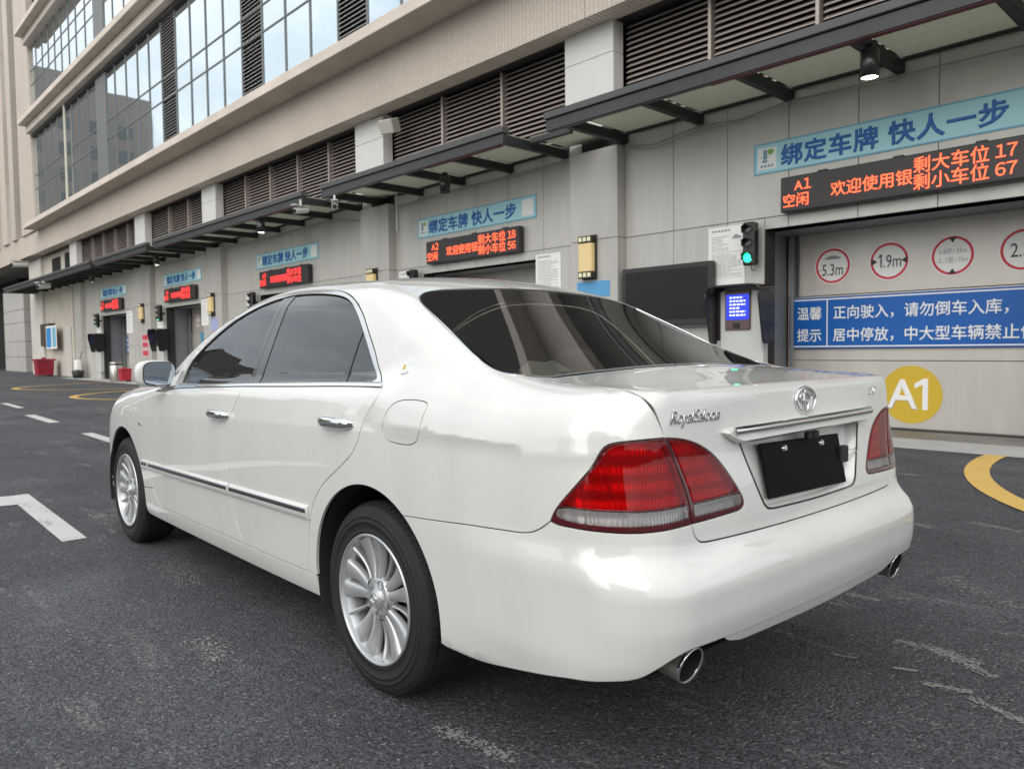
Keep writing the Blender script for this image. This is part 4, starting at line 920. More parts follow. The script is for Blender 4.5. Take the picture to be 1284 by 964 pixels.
M_ledge = mat('beige_ledge_render', (.62, .545, .475), .75, noise=(.8, .14, (1, 1, 3)), bump=(60, .15, .002))
M_soffit = mat('soffit_brown_grey', (.24, .215, .19), .85, noise=(1.2, .15))
M_wall = mat('grey_metal_cladding', (.545, .53, .49), .42, .15, noise=(3.1, .09, (1, 1, .12)))
M_wall2 = mat('grey_metal_cladding_low', (.52, .508, .472), .42, .15, noise=(3.4, .11, (1, 1, .12)))
M_joint = mat('dark_joint', (.035, .033, .03), .9)
M_pier = mat('pier_cladding', (.50, .485, .45), .40, .12, noise=(2.2, .12, (1, 1, .2)))
M_pierup = mat('pale_pier_cladding', (.62, .61, .59), .5, .05, noise=(.8, .06))
M_pierside = M_pier
M_steel = mat('dark_steel', (.050, .050, .051), .45, .3, noise=(2, .2))
M_beam = mat('charcoal_beam', (.024, .025, .026), .55, .1)
M_slat = mat('louvre_aluminium', (.45, .39, .36), .45, .35, noise=(3, .15))
M_void = mat('louvre_void', (.008, .008, .008), .9)
M_film = mat('mirror_window_glass', (.70, .79, .83), .03, 1., noise=(.5, .05)); 
_t = M_film.node_tree; _z = _t.nodes.new('ShaderNodeTexNoise'); _z.inputs['Scale'].default_value = .35; _c = _t.nodes.new('ShaderNodeTexCoord'); _u = _t.nodes.new('ShaderNodeBump'); _u.inputs['Strength'].default_value = .12; _u.inputs['Distance'].default_value = .04
_t.links.new(_c.outputs['Object'], _z.inputs['Vector']); _t.links.new(_z.outputs['Fac'], _u.inputs['Height']); _t.links.new(_u.outputs['Normal'], _t.nodes['Principled BSDF'].inputs['Normal'])
M_mull = mat('grey_mullion', (.16, .165, .165), .45, .3)
M_door = mat('brushed_door_steel', (.60, .57, .52), .40, .35, noise=(2.6, .09, (1, 1, .2)))
M_reveal = mat('blue_grey_reveal', (.24, .25, .265), .45, .2)
M_white0 = mat('white_sign_film', (.72, .72, .70), .5)
M_road = mat('asphalt', (.05, .05, .053), .85)

# ---------------------------------------------------------------- ground
def asphalt(m):
    t = m.node_tree; b = t.nodes['Principled BSDF']; N = t.nodes.new; K = t.links.new
    c = N('ShaderNodeTexCoord')
    def noise(s, d=6, r=.6, sc=None):
        z = N('ShaderNodeTexNoise'); z.inputs['Scale'].default_value = s; z.inputs['Detail'].default_value = d; z.inputs['Roughness'].default_value = r
        if sc: q = N('ShaderNodeMapping'); q.inputs['Scale'].default_value = sc[:3]; q.inputs['Rotation'].default_value = (0, 0, sc[3]); K(c.outputs['Object'], q.inputs['Vector']); K(q.outputs['Vector'], z.inputs['Vector'])
        else: K(c.outputs['Object'], z.inputs['Vector'])
        return z
    def rng_(o, a, b_, lo, hi): r = N('ShaderNodeMapRange'); r.inputs['From Min'].default_value = a; r.inputs['From Max'].default_value = b_; r.inputs['To Min'].default_value = lo; r.inputs['To Max'].default_value = hi; K(o, r.inputs['Value']); return r.outputs['Result']
    vo = N('ShaderNodeTexVoronoi'); vo.inputs['Scale'].default_value = 135; vo.inputs['Randomness'].default_value = 1; K(c.outputs['Object'], vo.inputs['Vector'])
    vo2 = N('ShaderNodeTexVoronoi'); vo2.inputs['Scale'].default_value = 60; K(c.outputs['Object'], vo2.inputs['Vector'])
    base = N('ShaderNodeMix'); base.data_type = 'RGBA'; base.inputs['A'].default_value = (.038, .040, .046, 1); base.inputs['B'].default_value = (.086, .089, .098, 1)
    tr_ = N('ShaderNodeMath'); tr_.operation = 'MULTIPLY'; K(rng_(noise(.55, 8, .65).outputs['Fac'], .35, .65, .1, 1), tr_.inputs[0]); K(rng_(noise(1., 5, .6, (.09, 1.1, 1, .02)).outputs['Fac'], .36, .56, .35, 1), tr_.inputs[1])
    K(tr_.outputs[0], base.inputs['Factor'])
    # single stones: each cell has its own tone, a few pale ones
    sepc = N('ShaderNodeSeparateColor'); K(vo.outputs['Color'], sepc.inputs['Color'])
    m1 = N('ShaderNodeMix'); m1.data_type = 'RGBA'; m1.blend_type = 'MULTIPLY'; m1.inputs['Factor'].default_value = 1; K(base.outputs['Result'], m1.inputs['A']); K(rng_(sepc.outputs['Red'], 0, 1, .30, 1.70), m1.inputs['B'])
    m2 = N('ShaderNodeMix'); m2.data_type = 'RGBA'; m2.inputs['B'].default_value = (.26, .25, .235, 1); K(m1.outputs['Result'], m2.inputs['A']); K(rng_(sepc.outputs['Green'], .95, .985, 0, .75), m2.inputs['Factor'])
    # chalky scuffs dragged along the road
    sc1 = noise(3.2, 9, .75, (.35, 1.6, 1, .25)); sc2 = noise(.42, 3, .5)
    mul = N('ShaderNodeMath'); mul.operation = 'MULTIPLY'; K(rng_(sc1.outputs['Fac'], .55, .64, 0, 1), mul.inputs[0]); K(rng_(sc2.outputs['Fac'], .44, .56, 0, 1), mul.inputs[1])
    mu2 = N('ShaderNodeMath'); mu2.operation = 'MULTIPLY'; K(mul.outputs[0], mu2.inputs[0]); K(rng_(noise(55, 4, .75).outputs['Fac'], .46, .58, 0, 1), mu2.inputs[1])
    m3 = N('ShaderNodeMix'); m3.data_type = 'RGBA'; m3.inputs['B'].default_value = (.36, .35, .34, 1); K(m2.outputs['Result'], m3.inputs['A']); K(mu2.outputs[0], m3.inputs['Factor'])
    K(m3.outputs['Result'], b.inputs['Base Color'])
    K(rng_(noise(1.3, 4).outputs['Fac'], .3, .7, .62, .88), b.inputs['Roughness'])
    ad = N('ShaderNodeMath'); ad.operation = 'ADD'; K(vo.outputs['Distance'], ad.inputs[0]); K(rng_(noise(260, 2).outputs['Fac'], 0, 1, 0, .5), ad.inputs[1])
    ad2 = N('ShaderNodeMath'); ad2.operation = 'ADD'; K(ad.outputs[0], ad2.inputs[0]); K(rng_(vo2.outputs['Distance'], 0, 1, 0, .7), ad2.inputs[1])
    u = N('ShaderNodeBump'); u.inputs['Strength'].default_value = 1.; u.inputs['Distance'].default_value = .006; u.invert = True; K(ad2.outputs[0], u.inputs['Height']); K(u.outputs['Normal'], b.inputs['Normal'])
asphalt(M_road)
b = MB(); b.add([(-400, -400, 0), (600, -400, 0), (600, 400, 0), (-400, 400, 0)], [(0, 1, 2, 3)]); b.build('ground', M_road, None, kind='structure')
def paint(name, col):
    m = mat(name, col, .6); t = m.node_tree; b = t.nodes['Principled BSDF']; N = t.nodes.new; K = t.links.new
    c = N('ShaderNodeTexCoord'); z = N('ShaderNodeTexNoise'); z.inputs['Scale'].default_value = 34; z.inputs['Detail'].default_value = 7; z.inputs['Roughness'].default_value = .75
    z2 = N('ShaderNodeTexNoise'); z2.inputs['Scale'].default_value = 2.5; z2.inputs['Detail'].default_value = 5
    ad = N('ShaderNodeMath'); ad.operation = 'ADD'; K(c.outputs['Object'], z.inputs['Vector']); K(c.outputs['Object'], z2.inputs['Vector']); K(z.outputs['Fac'], ad.inputs[0]); K(z2.outputs['Fac'], ad.inputs[1])
    r = N('ShaderNodeMapRange'); r.inputs['From Min'].default_value = .70; r.inputs['From Max'].default_value = .84; K(ad.outputs[0], r.inputs['Value'])
    x = N('ShaderNodeMix'); x.data_type = 'RGBA'; x.inputs['A'].default_value = (col[0]*.35, col[1]*.35, col[2]*.35, 1); x.inputs['B'].default_value = (*col, 1)
    K(r.outputs['Result'], x.inputs['Factor']); K(x.outputs['Result'], b.inputs['Base Color']); return m
M_pw = paint('road_white', (.55, .55, .54)); M_py = paint('road_yellow', (.62, .40, .10))
def flat(name, polys, m, label=None, kind='structure', z=.004, cat=None):
    b = MB()
    for p in polys: b.add([(x, y, z) for x, y in p], [tuple(range(len(p)))])
    me = b.mesh(name, m); return link(name, me, None, None, label, cat, None, kind)
for xa, xb, ya, yb in ((17.05, 19.3, -1.17, -1.30), (12.52, 14.75, -.80, -.97), (8.05, 10.2, -.66, -.81), (3.6, 5.75, -.5, -.65)):
    dy = (yb-ya)
    flat('lane_marking', [[(xa, ya), (xb, ya-.06), (xb, yb-.06), (xa, yb)]], M_pw)
flat('bay_marking', [[(3.17, .965), (5.22, .895), (5.22, 1.04), (3.17, 1.105)], ], M_pw)
flat('bay_marking', [[(4.75, 1.052), (5.22, 1.042), (5.86, 3.6), (5.40, 3.6)]], M_pw, z=.0045)
flat('door_strip', [[(-6, -7.75), (39, -7.75), (39, -6.80), (-6, -6.80)]], mat('pale_concrete_strip', (.42, .41, .39), .8, noise=(3, .12), bump=(90, .2, .002)), z=.004)
def arc(cx, cy, rx, ry, a0, a1, w_=.16, n_=48, p=2.):
    A = np.radians(np.linspace(a0, a1, n_)); po = []
    f_ = lambda r1, r2, a: (cx + r1*math.copysign(abs(math.cos(a))**(2/p), math.cos(a)), cy + r2*math.copysign(abs(math.sin(a))**(2/p), math.sin(a)))
    return [[f_(rx, ry, A[i]), f_(rx, ry, A[i+1]), f_(rx-w_, ry-w_, A[i+1]), f_(rx-w_, ry-w_, A[i])] for i in range(n_-1)]
flat('hatch_outline', arc(-2.9, -6.8, 3.12, 3.95, 0, 180, .20), M_py, z=.008)
flat('hatch_outline', arc(20.0, -6.8, 3.2, 3.9, 0, 180, .20), M_py, z=.008)
flat('hatch_outline', arc(27.4, -6.8, 3.2, 3.9, 0, 180, .20), M_py, z=.008)

# chalky scuffs: thousands of tiny pale flecks worn into the road along a few streaks
STREAKS = [([(-.24,-3.03),(-.51,-2.97)],.05,240), ([(-.62,-3.3),(-.94,-3.22)],.05,260), ([(-1.05,-.86),(-1.19,-.88),(-1.35,-.84)],.035,300), ([(-.94,-.56),(-1.01,-.58)],.006,110), ([(-1.14,-.59),(-1.21,-.62)],.008,170),
    ([(-1.26,-.53),(-1.40,-.57)],.02,150), ([(-1.40,-.52),(-1.60,-.45)],.02,160), ([(-.32,.86),(-.49,.84),(-.63,.82)],.035,260), ([(.95,1.11),(.66,1.14)],.06,200), ([(2.24,.81),(1.67,.85)],.09,260),
    ([(8.88,.07),(7.21,-.06)],.2,260), ([(6.2,.77),(5.79,.63)],.07,160), ([(-1.2,-.86),(-1.42,-.76)],.03,200), ([(-.67,-1.29),(-.82,-1.31)],.03,160), ([(-.9,-1.9),(-1.3,-1.6)],.08,220), ([(1.6,1.5),(.4,1.25)],.25,260)]
b = MB(); r_ = random.Random(3)
for st, wd, n_ in STREAKS:
    for _ in range(n_):
        k = r_.randrange(len(st)-1); t = r_.random(); (xa, ya), (xb, yb) = st[k], st[k+1]; x = xa+(xb-xa)*t; y = ya+(yb-ya)*t
        l = math.hypot(xb-xa, yb-ya); ux, uy = (xb-xa)/l, (yb-ya)/l; o_ = r_.gauss(0, wd*.5); x += -uy*o_; y += ux*o_
        a = math.atan2(uy, ux) + r_.uniform(-.5, .5); L_ = r_.uniform(.0025, .011)*(1.6 if r_.random() < .12 else 1); w_ = r_.uniform(.0012, .004); n5 = 5
        pts = [(x + math.cos(a)*L_*math.cos(q)*r_.uniform(.7, 1.2) - math.sin(a)*w_*math.sin(q), y + math.sin(a)*L_*math.cos(q) + math.cos(a)*w_*math.sin(q)*r_.uniform(.7, 1.2)) for q in [2*PI*j/n5 for j in range(n5)]]
        zz = r_.uniform(.002, .0048); b.add([(p, q, zz) for p, q in pts], [tuple(range(n5))])
b.build('chalk_scuffs', mat('chalk_grey', (.25, .248, .24), .85), None, kind='stuff')
# ---------------------------------------------------------------- the car park building
BLD = thing('car_park_building', (0, WY, 0), 'long beige tiled car park building with grey ground floor and glass bands', 'building')
BLD.location = (0, 0, 0)
def part(name, mb, m, parent=BLD, **k): return mb.build(name, m, parent, **k)
UN = [(3.41, 1), (11.42, 2), (19.42, 3), (27.25, 4), (35.2, 5)]      # left edge of each unit's banner
OPEN = [(x0-3.66, x0-.16) for x0, _ in UN]
PIER = [(5.72, 6.75), (12.27, 13.40), (21.55, 22.62), (28.15, 29.28), (37.7, 38.85)]
# dark backing behind the joints
bk = MB(); xs_ = [-6.] + [v for o in OPEN for v in o] + [38.9]
for i in range(0, len(xs_), 2): bk.box(xs_[i], xs_[i+1], WY-.30, WY-.022, 0, 4.72)
for a, c_ in OPEN: bk.box(a, c_, WY-.30, WY-.022, 2.80, 4.72)
part('wall_backing', bk, M_joint)
jx = [5.72 - .94*k for k in range(-36, 14)]; jx = sorted(jx); rows = [(0., 1.46), (1.46, 2.966), (2.966, 4.68)]
for i in range(len(jx)-1):
    for r, (z0, z1) in enumerate(rows):
        segs = [(jx[i], jx[i+1], z0, z1)]
        for a, c_ in OPEN:
            ns = []
            for (p, q, u, v) in segs:
                if q <= a+.001 or p >= c_-.001 or u >= 2.80: ns.append((p, q, u, v)); continue
                if p < a-.02: ns.append((p, a, u, v))
                if q > c_+.02: ns.append((c_, q, u, v))
                if v > 2.80: ns.append((max(p, a), min(q, c_), 2.80, v))
            segs = ns
        for (p, q, u, v) in segs:
            cx_ = (p+q)/2
            if q-p < .03 or any(P[0] < p+.01 and P[1] > q-.01 for P in PIER) or cx_ > 38.8: continue
            g = .004; y1 = WY + (0 if (i*7+r) % 3 else .0015)
            b = MB().bbox(p+g, q-g, WY-.02, y1, u+g, v-g, .004); part('wall_panel', b, M_wall if r == 2 else M_wall2)
# reveals, ceilings, garage doors
for (a, c_), (x0, un) in zip(OPEN, UN):
    for (p, q, o_) in ((a-.03, a, -.15), (c_, c_+.03, .15)):
        b = MB().add([(p+o_, -8.72, 0), (q+o_, -8.72, 0), (q, WY-.001, 0), (p, WY-.001, 0), (p+o_, -8.72, 2.8), (q+o_, -8.72, 2.8), (q, WY-.001, 2.8), (p, WY-.001, 2.8)], [(0,3,2,1),(4,5,6,7),(0,1,5,4),(1,2,6,5),(2,3,7,6),(3,0,4,7)]); part('door_reveal', b, M_reveal)
    part('door_head', MB().bbox(a-.15, c_+.15, -8.72, WY-.024, 2.80, 2.84, .003), M_reveal)
    part('guide_rail', MB().bbox(c_-.0, c_+.045, -8.64, -8.60, 0, 2.79, .005), M_reveal)
    part('guide_rail', MB().bbox(c_-.06, c_-.03, -8.66, -8.62, 1.9, 2.79, .005), M_steel)
    part('guide_rail', MB().bbox(a+.055, a+.10, -8.64, -8.60, 0, 2.79, .005), M_reveal)
    dr_ = thing('garage_door', ((a+c_)/2, -8.70, 0), 'x', 'x'); 
    for k_ in ('label', 'category'): del dr_[k_]
    dr_.parent = BLD
    hw = (c_-a)/2+.13
    for z0, z1 in ((.03, .942), (.950, 1.885), (1.893, 2.80)):
        link('door_leaf', MB().bbox(-hw+.001, hw-.001, -.03, 0 if z0 != .950 else -.004, z0, z1, .004).mesh('door_leaf', M_door), dr_)
    link('door_sill', MB().bbox(-hw+.06, hw-.06, 0.002, .12, .004, .035, .006).mesh('door_sill', M_steel), dr_)
    link('threshold', MB().bbox(-hw+.14, hw-.14, .13, .95, .0, .012, .003).mesh('threshold', mat('threshold_plate', (.20, .19, .175), .5, .4, noise=(2, .2)) if 'threshold_plate' not in bpy.data.materials else bpy.data.materials['threshold_plate']), dr_)
    link('door_void', MB().box(-hw, hw, -.2, -.1, 0, 2.85).mesh('door_void', M_joint), dr_)
# piers through both levels
for a, c_ in PIER:
    for z0, z1 in ((0, 1.46), (1.46, 2.966), (2.966, 4.45)):
        part('pier_panel', MB().bbox(a, c_, WY-.02, -7.54, z0+.003, z1-.003, .006), M_pier)
    for z0, z1 in ((4.76, 5.9), (5.9, 6.40)):
        part('upper_pier_panel', MB().bbox(a-.01, c_+.01, -7.70, -7.44, z0+.0025, z1-.0025, .006), M_pierup)
# upper louvres
def louvre(x0, x1, z0, z1, y, n_, pitch, real=True, parent=BLD, th=None):
    """one framed louvre panel with sloping slats"""
    fr = MB(); fr.box(x0, x1, y-.20, y-.14, z0, z1)
    p = part('louvre_void', fr, M_void, parent)
    lv = bpy.data.objects.new('louvre', None); COL.objects.link(lv); lv.parent = parent; lv.location = ((x0+x1)/2, y, z0)
    hw = (x1-x0)/2
    f_ = MB(); f_.bbox(-hw, -hw+.05, -.12, .02, 0, z1-z0, .004); link('louvre_frame', f_.mesh('louvre_frame', M_slat), lv)
    n2 = int((z1-z0-.02)/pitch)
    key = (round(hw, 3), round(pitch, 3)); 
    if key not in louvre.c:
        s = MB(); w_ = hw-.052; d, h_ = .075, .060
        s.add([(-w_, 0, 0), (w_, 0, 0), (w_, -d, h_), (-w_, -d, h_), (-w_, .004, -.012), (w_, .004, -.012), (w_, -d, h_-.010), (-w_, -d, h_-.010)], [(0,1,2,3),(4,7,6,5),(0,4,5,1),(3,2,6,7),(0,3,7,4),(1,5,6,2)])
        louvre.c[key] = s.mesh('slat', M_slat)
    if real:
        for k in range(n2):
            o = link('slat', louvre.c[key], lv); o.location = (0, 0, .03 + pitch*k)
    else:
        s = MB(); w_ = hw-.052
        for k in range(n2):
            zz = .03+pitch*k; s.add([(-w_, 0, zz), (w_, 0, zz), (w_, -.075, zz+.052), (-w_, -.075, zz+.052), (-w_, .004, zz-.012), (w_, .004, zz-.012)], [(0,1,2,3),(0,4,5,1)])
        link('slats', s.mesh('slats', M_slat), lv, kind='stuff')
louvre.c = {}
cnt = 0
bays = [(-2.4, 5.70), (6.77, 12.25), (13.42, 21.53), (22.64, 28.13), (29.3, 37.68)]
for bi, (a, c_) in enumerate(bays):
    n_ = round((c_-a)/1.6); w_ = (c_-a)/n_
    for k in range(n_):
        x0 = a+k*w_; louvre(x0, x0+w_, 4.78, 6.385, -7.70, 16, .0875, real=(bi < 3 and x0+w_ > .2 and x0 < 19.5))
# soffit and tiled band
part('soffit', MB().box(-6, 60, -8.1, -7.14, 6.40, 6.42), M_steel)
segx = [-6.0, 6.0, 20.2, 36.95, 45.2]
for a, c_ in zip(segx[:-1], segx[1:]): part('tile_band', MB().bbox(a+.004, c_-.004, -7.5, -7.08, 6.395, 7.49, .006), M_tile)
for a, c_ in zip(segx[:-1], segx[1:]): part('ledge', MB().bbox(a+.003, (c_-.003) if c_ < 45 else 43.3, -7.6, -6.40, 7.49, 7.73, .012), M_ledge)
segu = [10., 24.6, 36.93, 43.5]
for a, c_ in zip(segu[:-1], segu[1:]):
    part('ledge', MB().bbox(a+.003, c_-.003, -7.6, -6.40, 12.73, 12.985, .012), M_ledge)
    part('lintel_band', MB().bbox(a+.003, c_-.003, -7.6, -6.75, 12.36, 12.726, .01), M_ledge)
    part('ledge', MB().bbox(a+.003, c_-.003, -7.6, -6.40, 17.15, 17.40, .012), M_ledge)
    part('lintel_band', MB().bbox(a+.003, c_-.003, -7.6, -6.75, 16.8, 17.146, .01), M_ledge)
    part('window_head', MB().box(a, c_, -7.6, -7.0, 12.24, 12.355), M_steel)
# glazing
MX = [43.6, 42.4, 41.1, 39.9, 38.7, 37.5, 36.24, 35.06, 33.67, 32.36, 31.07, 29.94, 28.6, 27.3, 26.1, 24.85, 23.57, 22.31, 21.08, 19.83, 18.60, 17.34, 16.04, 14.77, 13.49, 12.27, 11.0, 9.75, 8.5]
def glaz(z0, zt, z1, floor):
    for i in range(len(MX)-1):
        a, c_ = MX[i+1], MX[i]
        if floor == 2 and a < 24: continue
        if (a, c_) in ((23.57, 24.85), (17.34, 18.60), (12.27, 13.49)) and floor == 1:
            for (u, v) in ((z0, zt[0]), (zt[0], zt[1]), (zt[1], z1)):
                f_ = MB().box(a, c_, -7.25, -7.22, u, v); part('louvre_void', f_, M_void)
                lv = bpy.data.objects.new('vent_louvre', None); COL.objects.link(lv); lv.parent = BLD; lv.location = ((a+c_)/2, -7.10, u)
                hw = (c_-a)/2; s = MB(); n2 = int((v-u)/.105)
                for k in range(n2):
                    zz = .05+.105*k; s.add([(-hw+.03, 0, zz), (hw-.03, 0, zz), (hw-.03, -.08, zz+.06), (-hw+.03, -.08, zz+.06), (-hw+.03, .004, zz-.014), (hw-.03, .004, zz-.014)], [(0,1,2,3),(0,4,5,1)])
                link('slats', s.mesh('slats', mat('vent_slat', (.6, .61, .6), .45, .3) if 'vent_slat' not in bpy.data.materials else bpy.data.materials['vent_slat']), lv, kind='stuff')
        elif (a, c_) == (31.07, 32.36): part('solid_pier', MB().bbox(a, c_, -7.5, -7.06, z0, z1, .01), M_mull)
        else:
            for (u, v) in ((z0, zt[0]), (zt[0], zt[1]), (zt[1], z1)):
                tilt = random.uniform(-.004, .004)
                b = MB().box(a+.02, c_-.02, -7.125+tilt, -7.115, u+.02, v-.02); o = part('window_pane', b, M_film)
        part('mullion', MB().bbox(a-.022, a+.022, -7.16, -7.085, z0, z1, .004), M_mull)
    lo = 8.5 if floor == 1 else 24.85
    for zz in zt: part('transom', MB().bbox(lo, 43.6, -7.17, -7.095, zz-.024, zz+.024, .004), M_mull)
glaz(7.73, (9.62, 10.32), 12.30, 1); glaz(12.985, (14.9, 15.6), 16.85, 2)
part('white_pipe', MB().tube((36.9, -6.98, 7.73), (36.9, -6.98, 12.36), .05), mat('cream_pipe', (.55, .52, .42), .5))
part('building_core', MB().box(-6, 43.6, -30, -7.3, 7.6, 20), M_void)
part('building_core', MB().box(-6, 38.9, -30, -8.9, 0, 6.4), M_void)
# left wing with narrow windows
part('wing_core', MB().box(44.7, 75, -30, -7.45, 6.5, 26), M_void)
part('wing_band', MB().bbox(45.2, 75, -7.5, -7.08, 6.41, 7.53, .006), M_tile)
part('wing_soffit', MB().box(44.7, 75, -12, -7.3, 6.36, 6.40), M_soffit)
for a, c_ in ((43.6, 46.6), (48.0, 49.1), (50.25, 51.7), (53.0, 54.4), (55.7, 57.0), (58.3, 59.6)):
    part('pilaster', MB().bbox(a, c_, -7.5, -6.95 if a > 44 else -6.98, 7.53, 26, .01), M_tile)
    if a > 44:
        for z0 in (7.53, 11.3, 15.0, 18.8): part('wing_window_pane', MB().box(c_, c_+1.4, -7.40, -7.38, z0+.03, z0+3.55), M_film if int(z0) != 11 else M_mull); part('spandrel', MB().box(c_, c_+1.4, -7.45, -7.30, z0+3.55, z0+3.8), M_soffit)
M_cream = mat('cream_render', (.50, .465, .40), .8, noise=(1, .12))
part('cream_wall', MB().box(38.87, 45.6, -8.2, WY, 0, 6.36), M_cream)
part('cream_wall', MB().bbox(45.62, 48.4, -8.4, -7.6, 0, 6.36, .02), mat('cream_pier_paint', (.58, .55, .50), .7, noise=(1, .1)))
for a, c_, z0, z1 in ((41.9, 43.6, 5.05, 6.1), (39.7, 41.0, 5.05, 6.15)): part('small_window', MB().bbox(a, c_, WY+.002, WY+.03, z0, z1, .01), M_void)
part('door_leaf', MB().bbox(39.6, 41.3, WY+.002, WY+.05, 0, 2.55, .01), mat('white_door_paint', (.52, .50, .46), .6))
part('door_gap', MB().bbox(40.12, 40.2, WY+.051, WY+.054, .1, 2.5, .001), M_joint)
part('drain_pipe', MB().tube((39.35, -7.62, 0), (39.35, -7.62, 4.4), .09), M_cream)
part('hatch', MB().bbox(43.5, 45.5, WY+.002, WY+.30, 1.55, 2.75, .02), mat('dark_serving_window', (.06, .05, .03), .5))
for z0, z1 in ((0, .95), (.95, 1.94), (1.94, 3.14), (3.14, 3.95), (3.95, 5.3)):
    part('grey_column_panel', MB().bbox(53.4, 59.6, -9.0, -8.2, z0+.01, z1-.01, .012), M_pier)
part('passage_wall', MB().box(48.4, 53.4, -12, -10.0, 0, 6.4), mat('brown_passage_wall', (.14, .12, .10), .85)); part('passage_wall', MB().box(59.7, 140, -14, -9.2, 0, 6.4).box(75, 140, -9.2, -7.2, 0, 20), M_void)
part('passage_pier', MB().bbox(50.2, 51.4, -10, -8.6, 0, 6.36, .01), mat('brown_passage_pier', (.20, .175, .15), .8))

# ---------------------------------------------------------------- the entrance canopy
CAN = thing('entrance_canopy', (0, 0, 0), 'dark steel canopy with glass panes over the lift doors', 'canopy')
M_canglass = bpy.data.materials.new('frosted_canopy_glass'); M_canglass.use_nodes = True
_t = M_canglass.node_tree; _b = _t.nodes['Principled BSDF']; _b.inputs['Base Color'].default_value = (.42, .45, .40, 1); _b.inputs['Roughness'].default_value = .35
_tr = _t.nodes.new('ShaderNodeBsdfTranslucent'); _tr.inputs['Color'].default_value = (.55, .56, .47, 1); _tp = _t.nodes.new('ShaderNodeBsdfTransparent'); _tp.inputs['Color'].default_value = (.7, .75, .7, 1)
_m = _t.nodes.new('ShaderNodeMixShader'); _m.inputs[0].default_value = .55; _m2 = _t.nodes.new('ShaderNodeMixShader'); _m2.inputs[0].default_value = .25
_t.links.new(_b.outputs[0], _m.inputs[1]); _t.links.new(_tr.outputs[0], _m.inputs[2]); _t.links.new(_m.outputs[0], _m2.inputs[1]); _t.links.new(_tp.outputs[0], _m2.inputs[2]); _t.links.new(_m2.outputs[0], _t.nodes['Material Output'].inputs['Surface'])
SEC_ = [(-4.2, 6.02, -6.2), (6.95, 12.75, -6.16), (13.62, 23.3, -6.16), (24.1, 29.9, -6.16), (30.6, 47.2, -6.16)]
M_red_ = mat('dull_red_primer', (.10, .02, .025), .6)
for si, (a, c_, yf) in enumerate(SEC_):
    cp = lambda nm, mb, m, **k: mb.build(nm, m, CAN, **k)
    cp('fascia', MB().bbox(a, c_, yf-.10, yf, 4.46, 4.63, .008), M_steel)
    cp('fascia_gutter', MB().bbox(a-.02, c_+.02, yf-.14, yf+.035, 4.635, 4.74, .01), mat('gutter_grey', (.085, .085, .084), .5, .3) if 'gutter_grey' not in bpy.data.materials else bpy.data.materials['gutter_grey'])
    if si == 0: cp('red_flange', MB().box(-.2, 3.2, yf-.105, yf-.012, 4.452, 4.459), M_red_)
    else: cp('red_flange', MB().box(a+.1, a+2.1, yf-.105, yf-.012, 4.452, 4.459), M_red_)
    cp('wall_plate', MB().bbox(a, c_, WY+.002, WY+.05, 4.62, 4.70, .004), M_beam)
    x = (5.70 if si == 0 else a+.06); st = -1.414 if si == 0 else 1.414
    bx_ = []
    while a <= x <= c_:
        bx_.append(x); x += st
    if si: bx_.append(c_-.06)
    for x in bx_:
        cp('beam', MB().bbox(x-.055, x+.055, WY+.005, yf-.102, 4.48, 4.62, .006) if True else None, M_beam)
    bx_ = sorted(bx_)
    for p, q in zip(bx_[:-1], bx_[1:]):
        if q-p < .3: continue
        cp('glass_pane', MB().box(p+.03, q-.03, WY+.06, yf-.11, 4.655, 4.667), M_canglass)
for a, c_ in ((6.04, 6.93), (12.77, 13.60), (23.32, 24.08), (29.92, 30.58)):
    MB().box(a, c_, WY+.06, -6.75, 4.655, 4.667).build('glass_pane', M_canglass, CAN); MB().bbox(a, c_, -6.85, -6.75, 4.56, 4.64, .006).build('fascia', M_steel, CAN)

# ---------------------------------------------------------------- signs and fittings on each unit
M_ban = mat('pale_blue_banner', (.40, .70, .76), .45, noise=(2, .04)); M_ban2 = mat('banner_blue_edge', (.16, .42, .58), .45); M_blue = mat('banner_blue_letter', (.01, .12, .42), .45)
M_led = mat('led_orange', (.9, .15, .05), .5, emit=(1., .085, .03), es=1.5); M_ledr = mat('led_red', (.9, .03, .03), .5, emit=(1., .03, .03), es=1.6)
M_ledbox = mat('led_case', (.018, .014, .014), .35, 0, .2); M_ledface = mat('led_face', (.035, .026, .026), .4)
M_wb = mat('notice_white', (.84, .84, .82), .5); M_print = mat('notice_print_grey', (.30, .30, .31), .6)
M_logog = mat('logo_green', (.16, .42, .05), .5); M_logob = mat('logo_blue_grey', (.20, .33, .42), .5)
side_word = {1: 'nearest', 2: 'second', 3: 'third', 4: 'fourth', 5: 'farthest'}
def print_rows(x1, x0, z1, z0, y, rows, hh, m, parent, words=(.02, .09), name='print_rows'):
    """rows of small dark dashes: print too small to read"""
    b = MB(); r_ = random.Random(rows*7+int(abs(x0)*100))
    for k in range(rows):
        z = z1 - (z1-z0)*k/max(1, rows-1); x = x1; end = x0 + (x1-x0)*r_.choice((0, 0, .15, .35))
        while x > end:
            w_ = r_.uniform(*words); b.box(x, max(x-w_, end), y, y+.0006, z, z+hh); x -= w_ + words[0]*.5
    return link(name, b.mesh(name, m), parent, kind='stuff')
wb_lab = {1: 'above the lift door marked A1', 2: 'above the notice paper behind the car roof', 3: 'between the second and third lamps', 4: 'over the fourth lift door', 5: 'over the farthest lift door'}
led_lab = {1: 'wide black LED board reading A1 with 17 and 67 in orange', 2: 'black LED board with 18 and 56 seen above the car roof', 3: 'glowing red LED board just over the front of the car roof', 4: 'small red LED board above the fourth lift door', 5: 'smallest red LED board above the farthest lift door'}
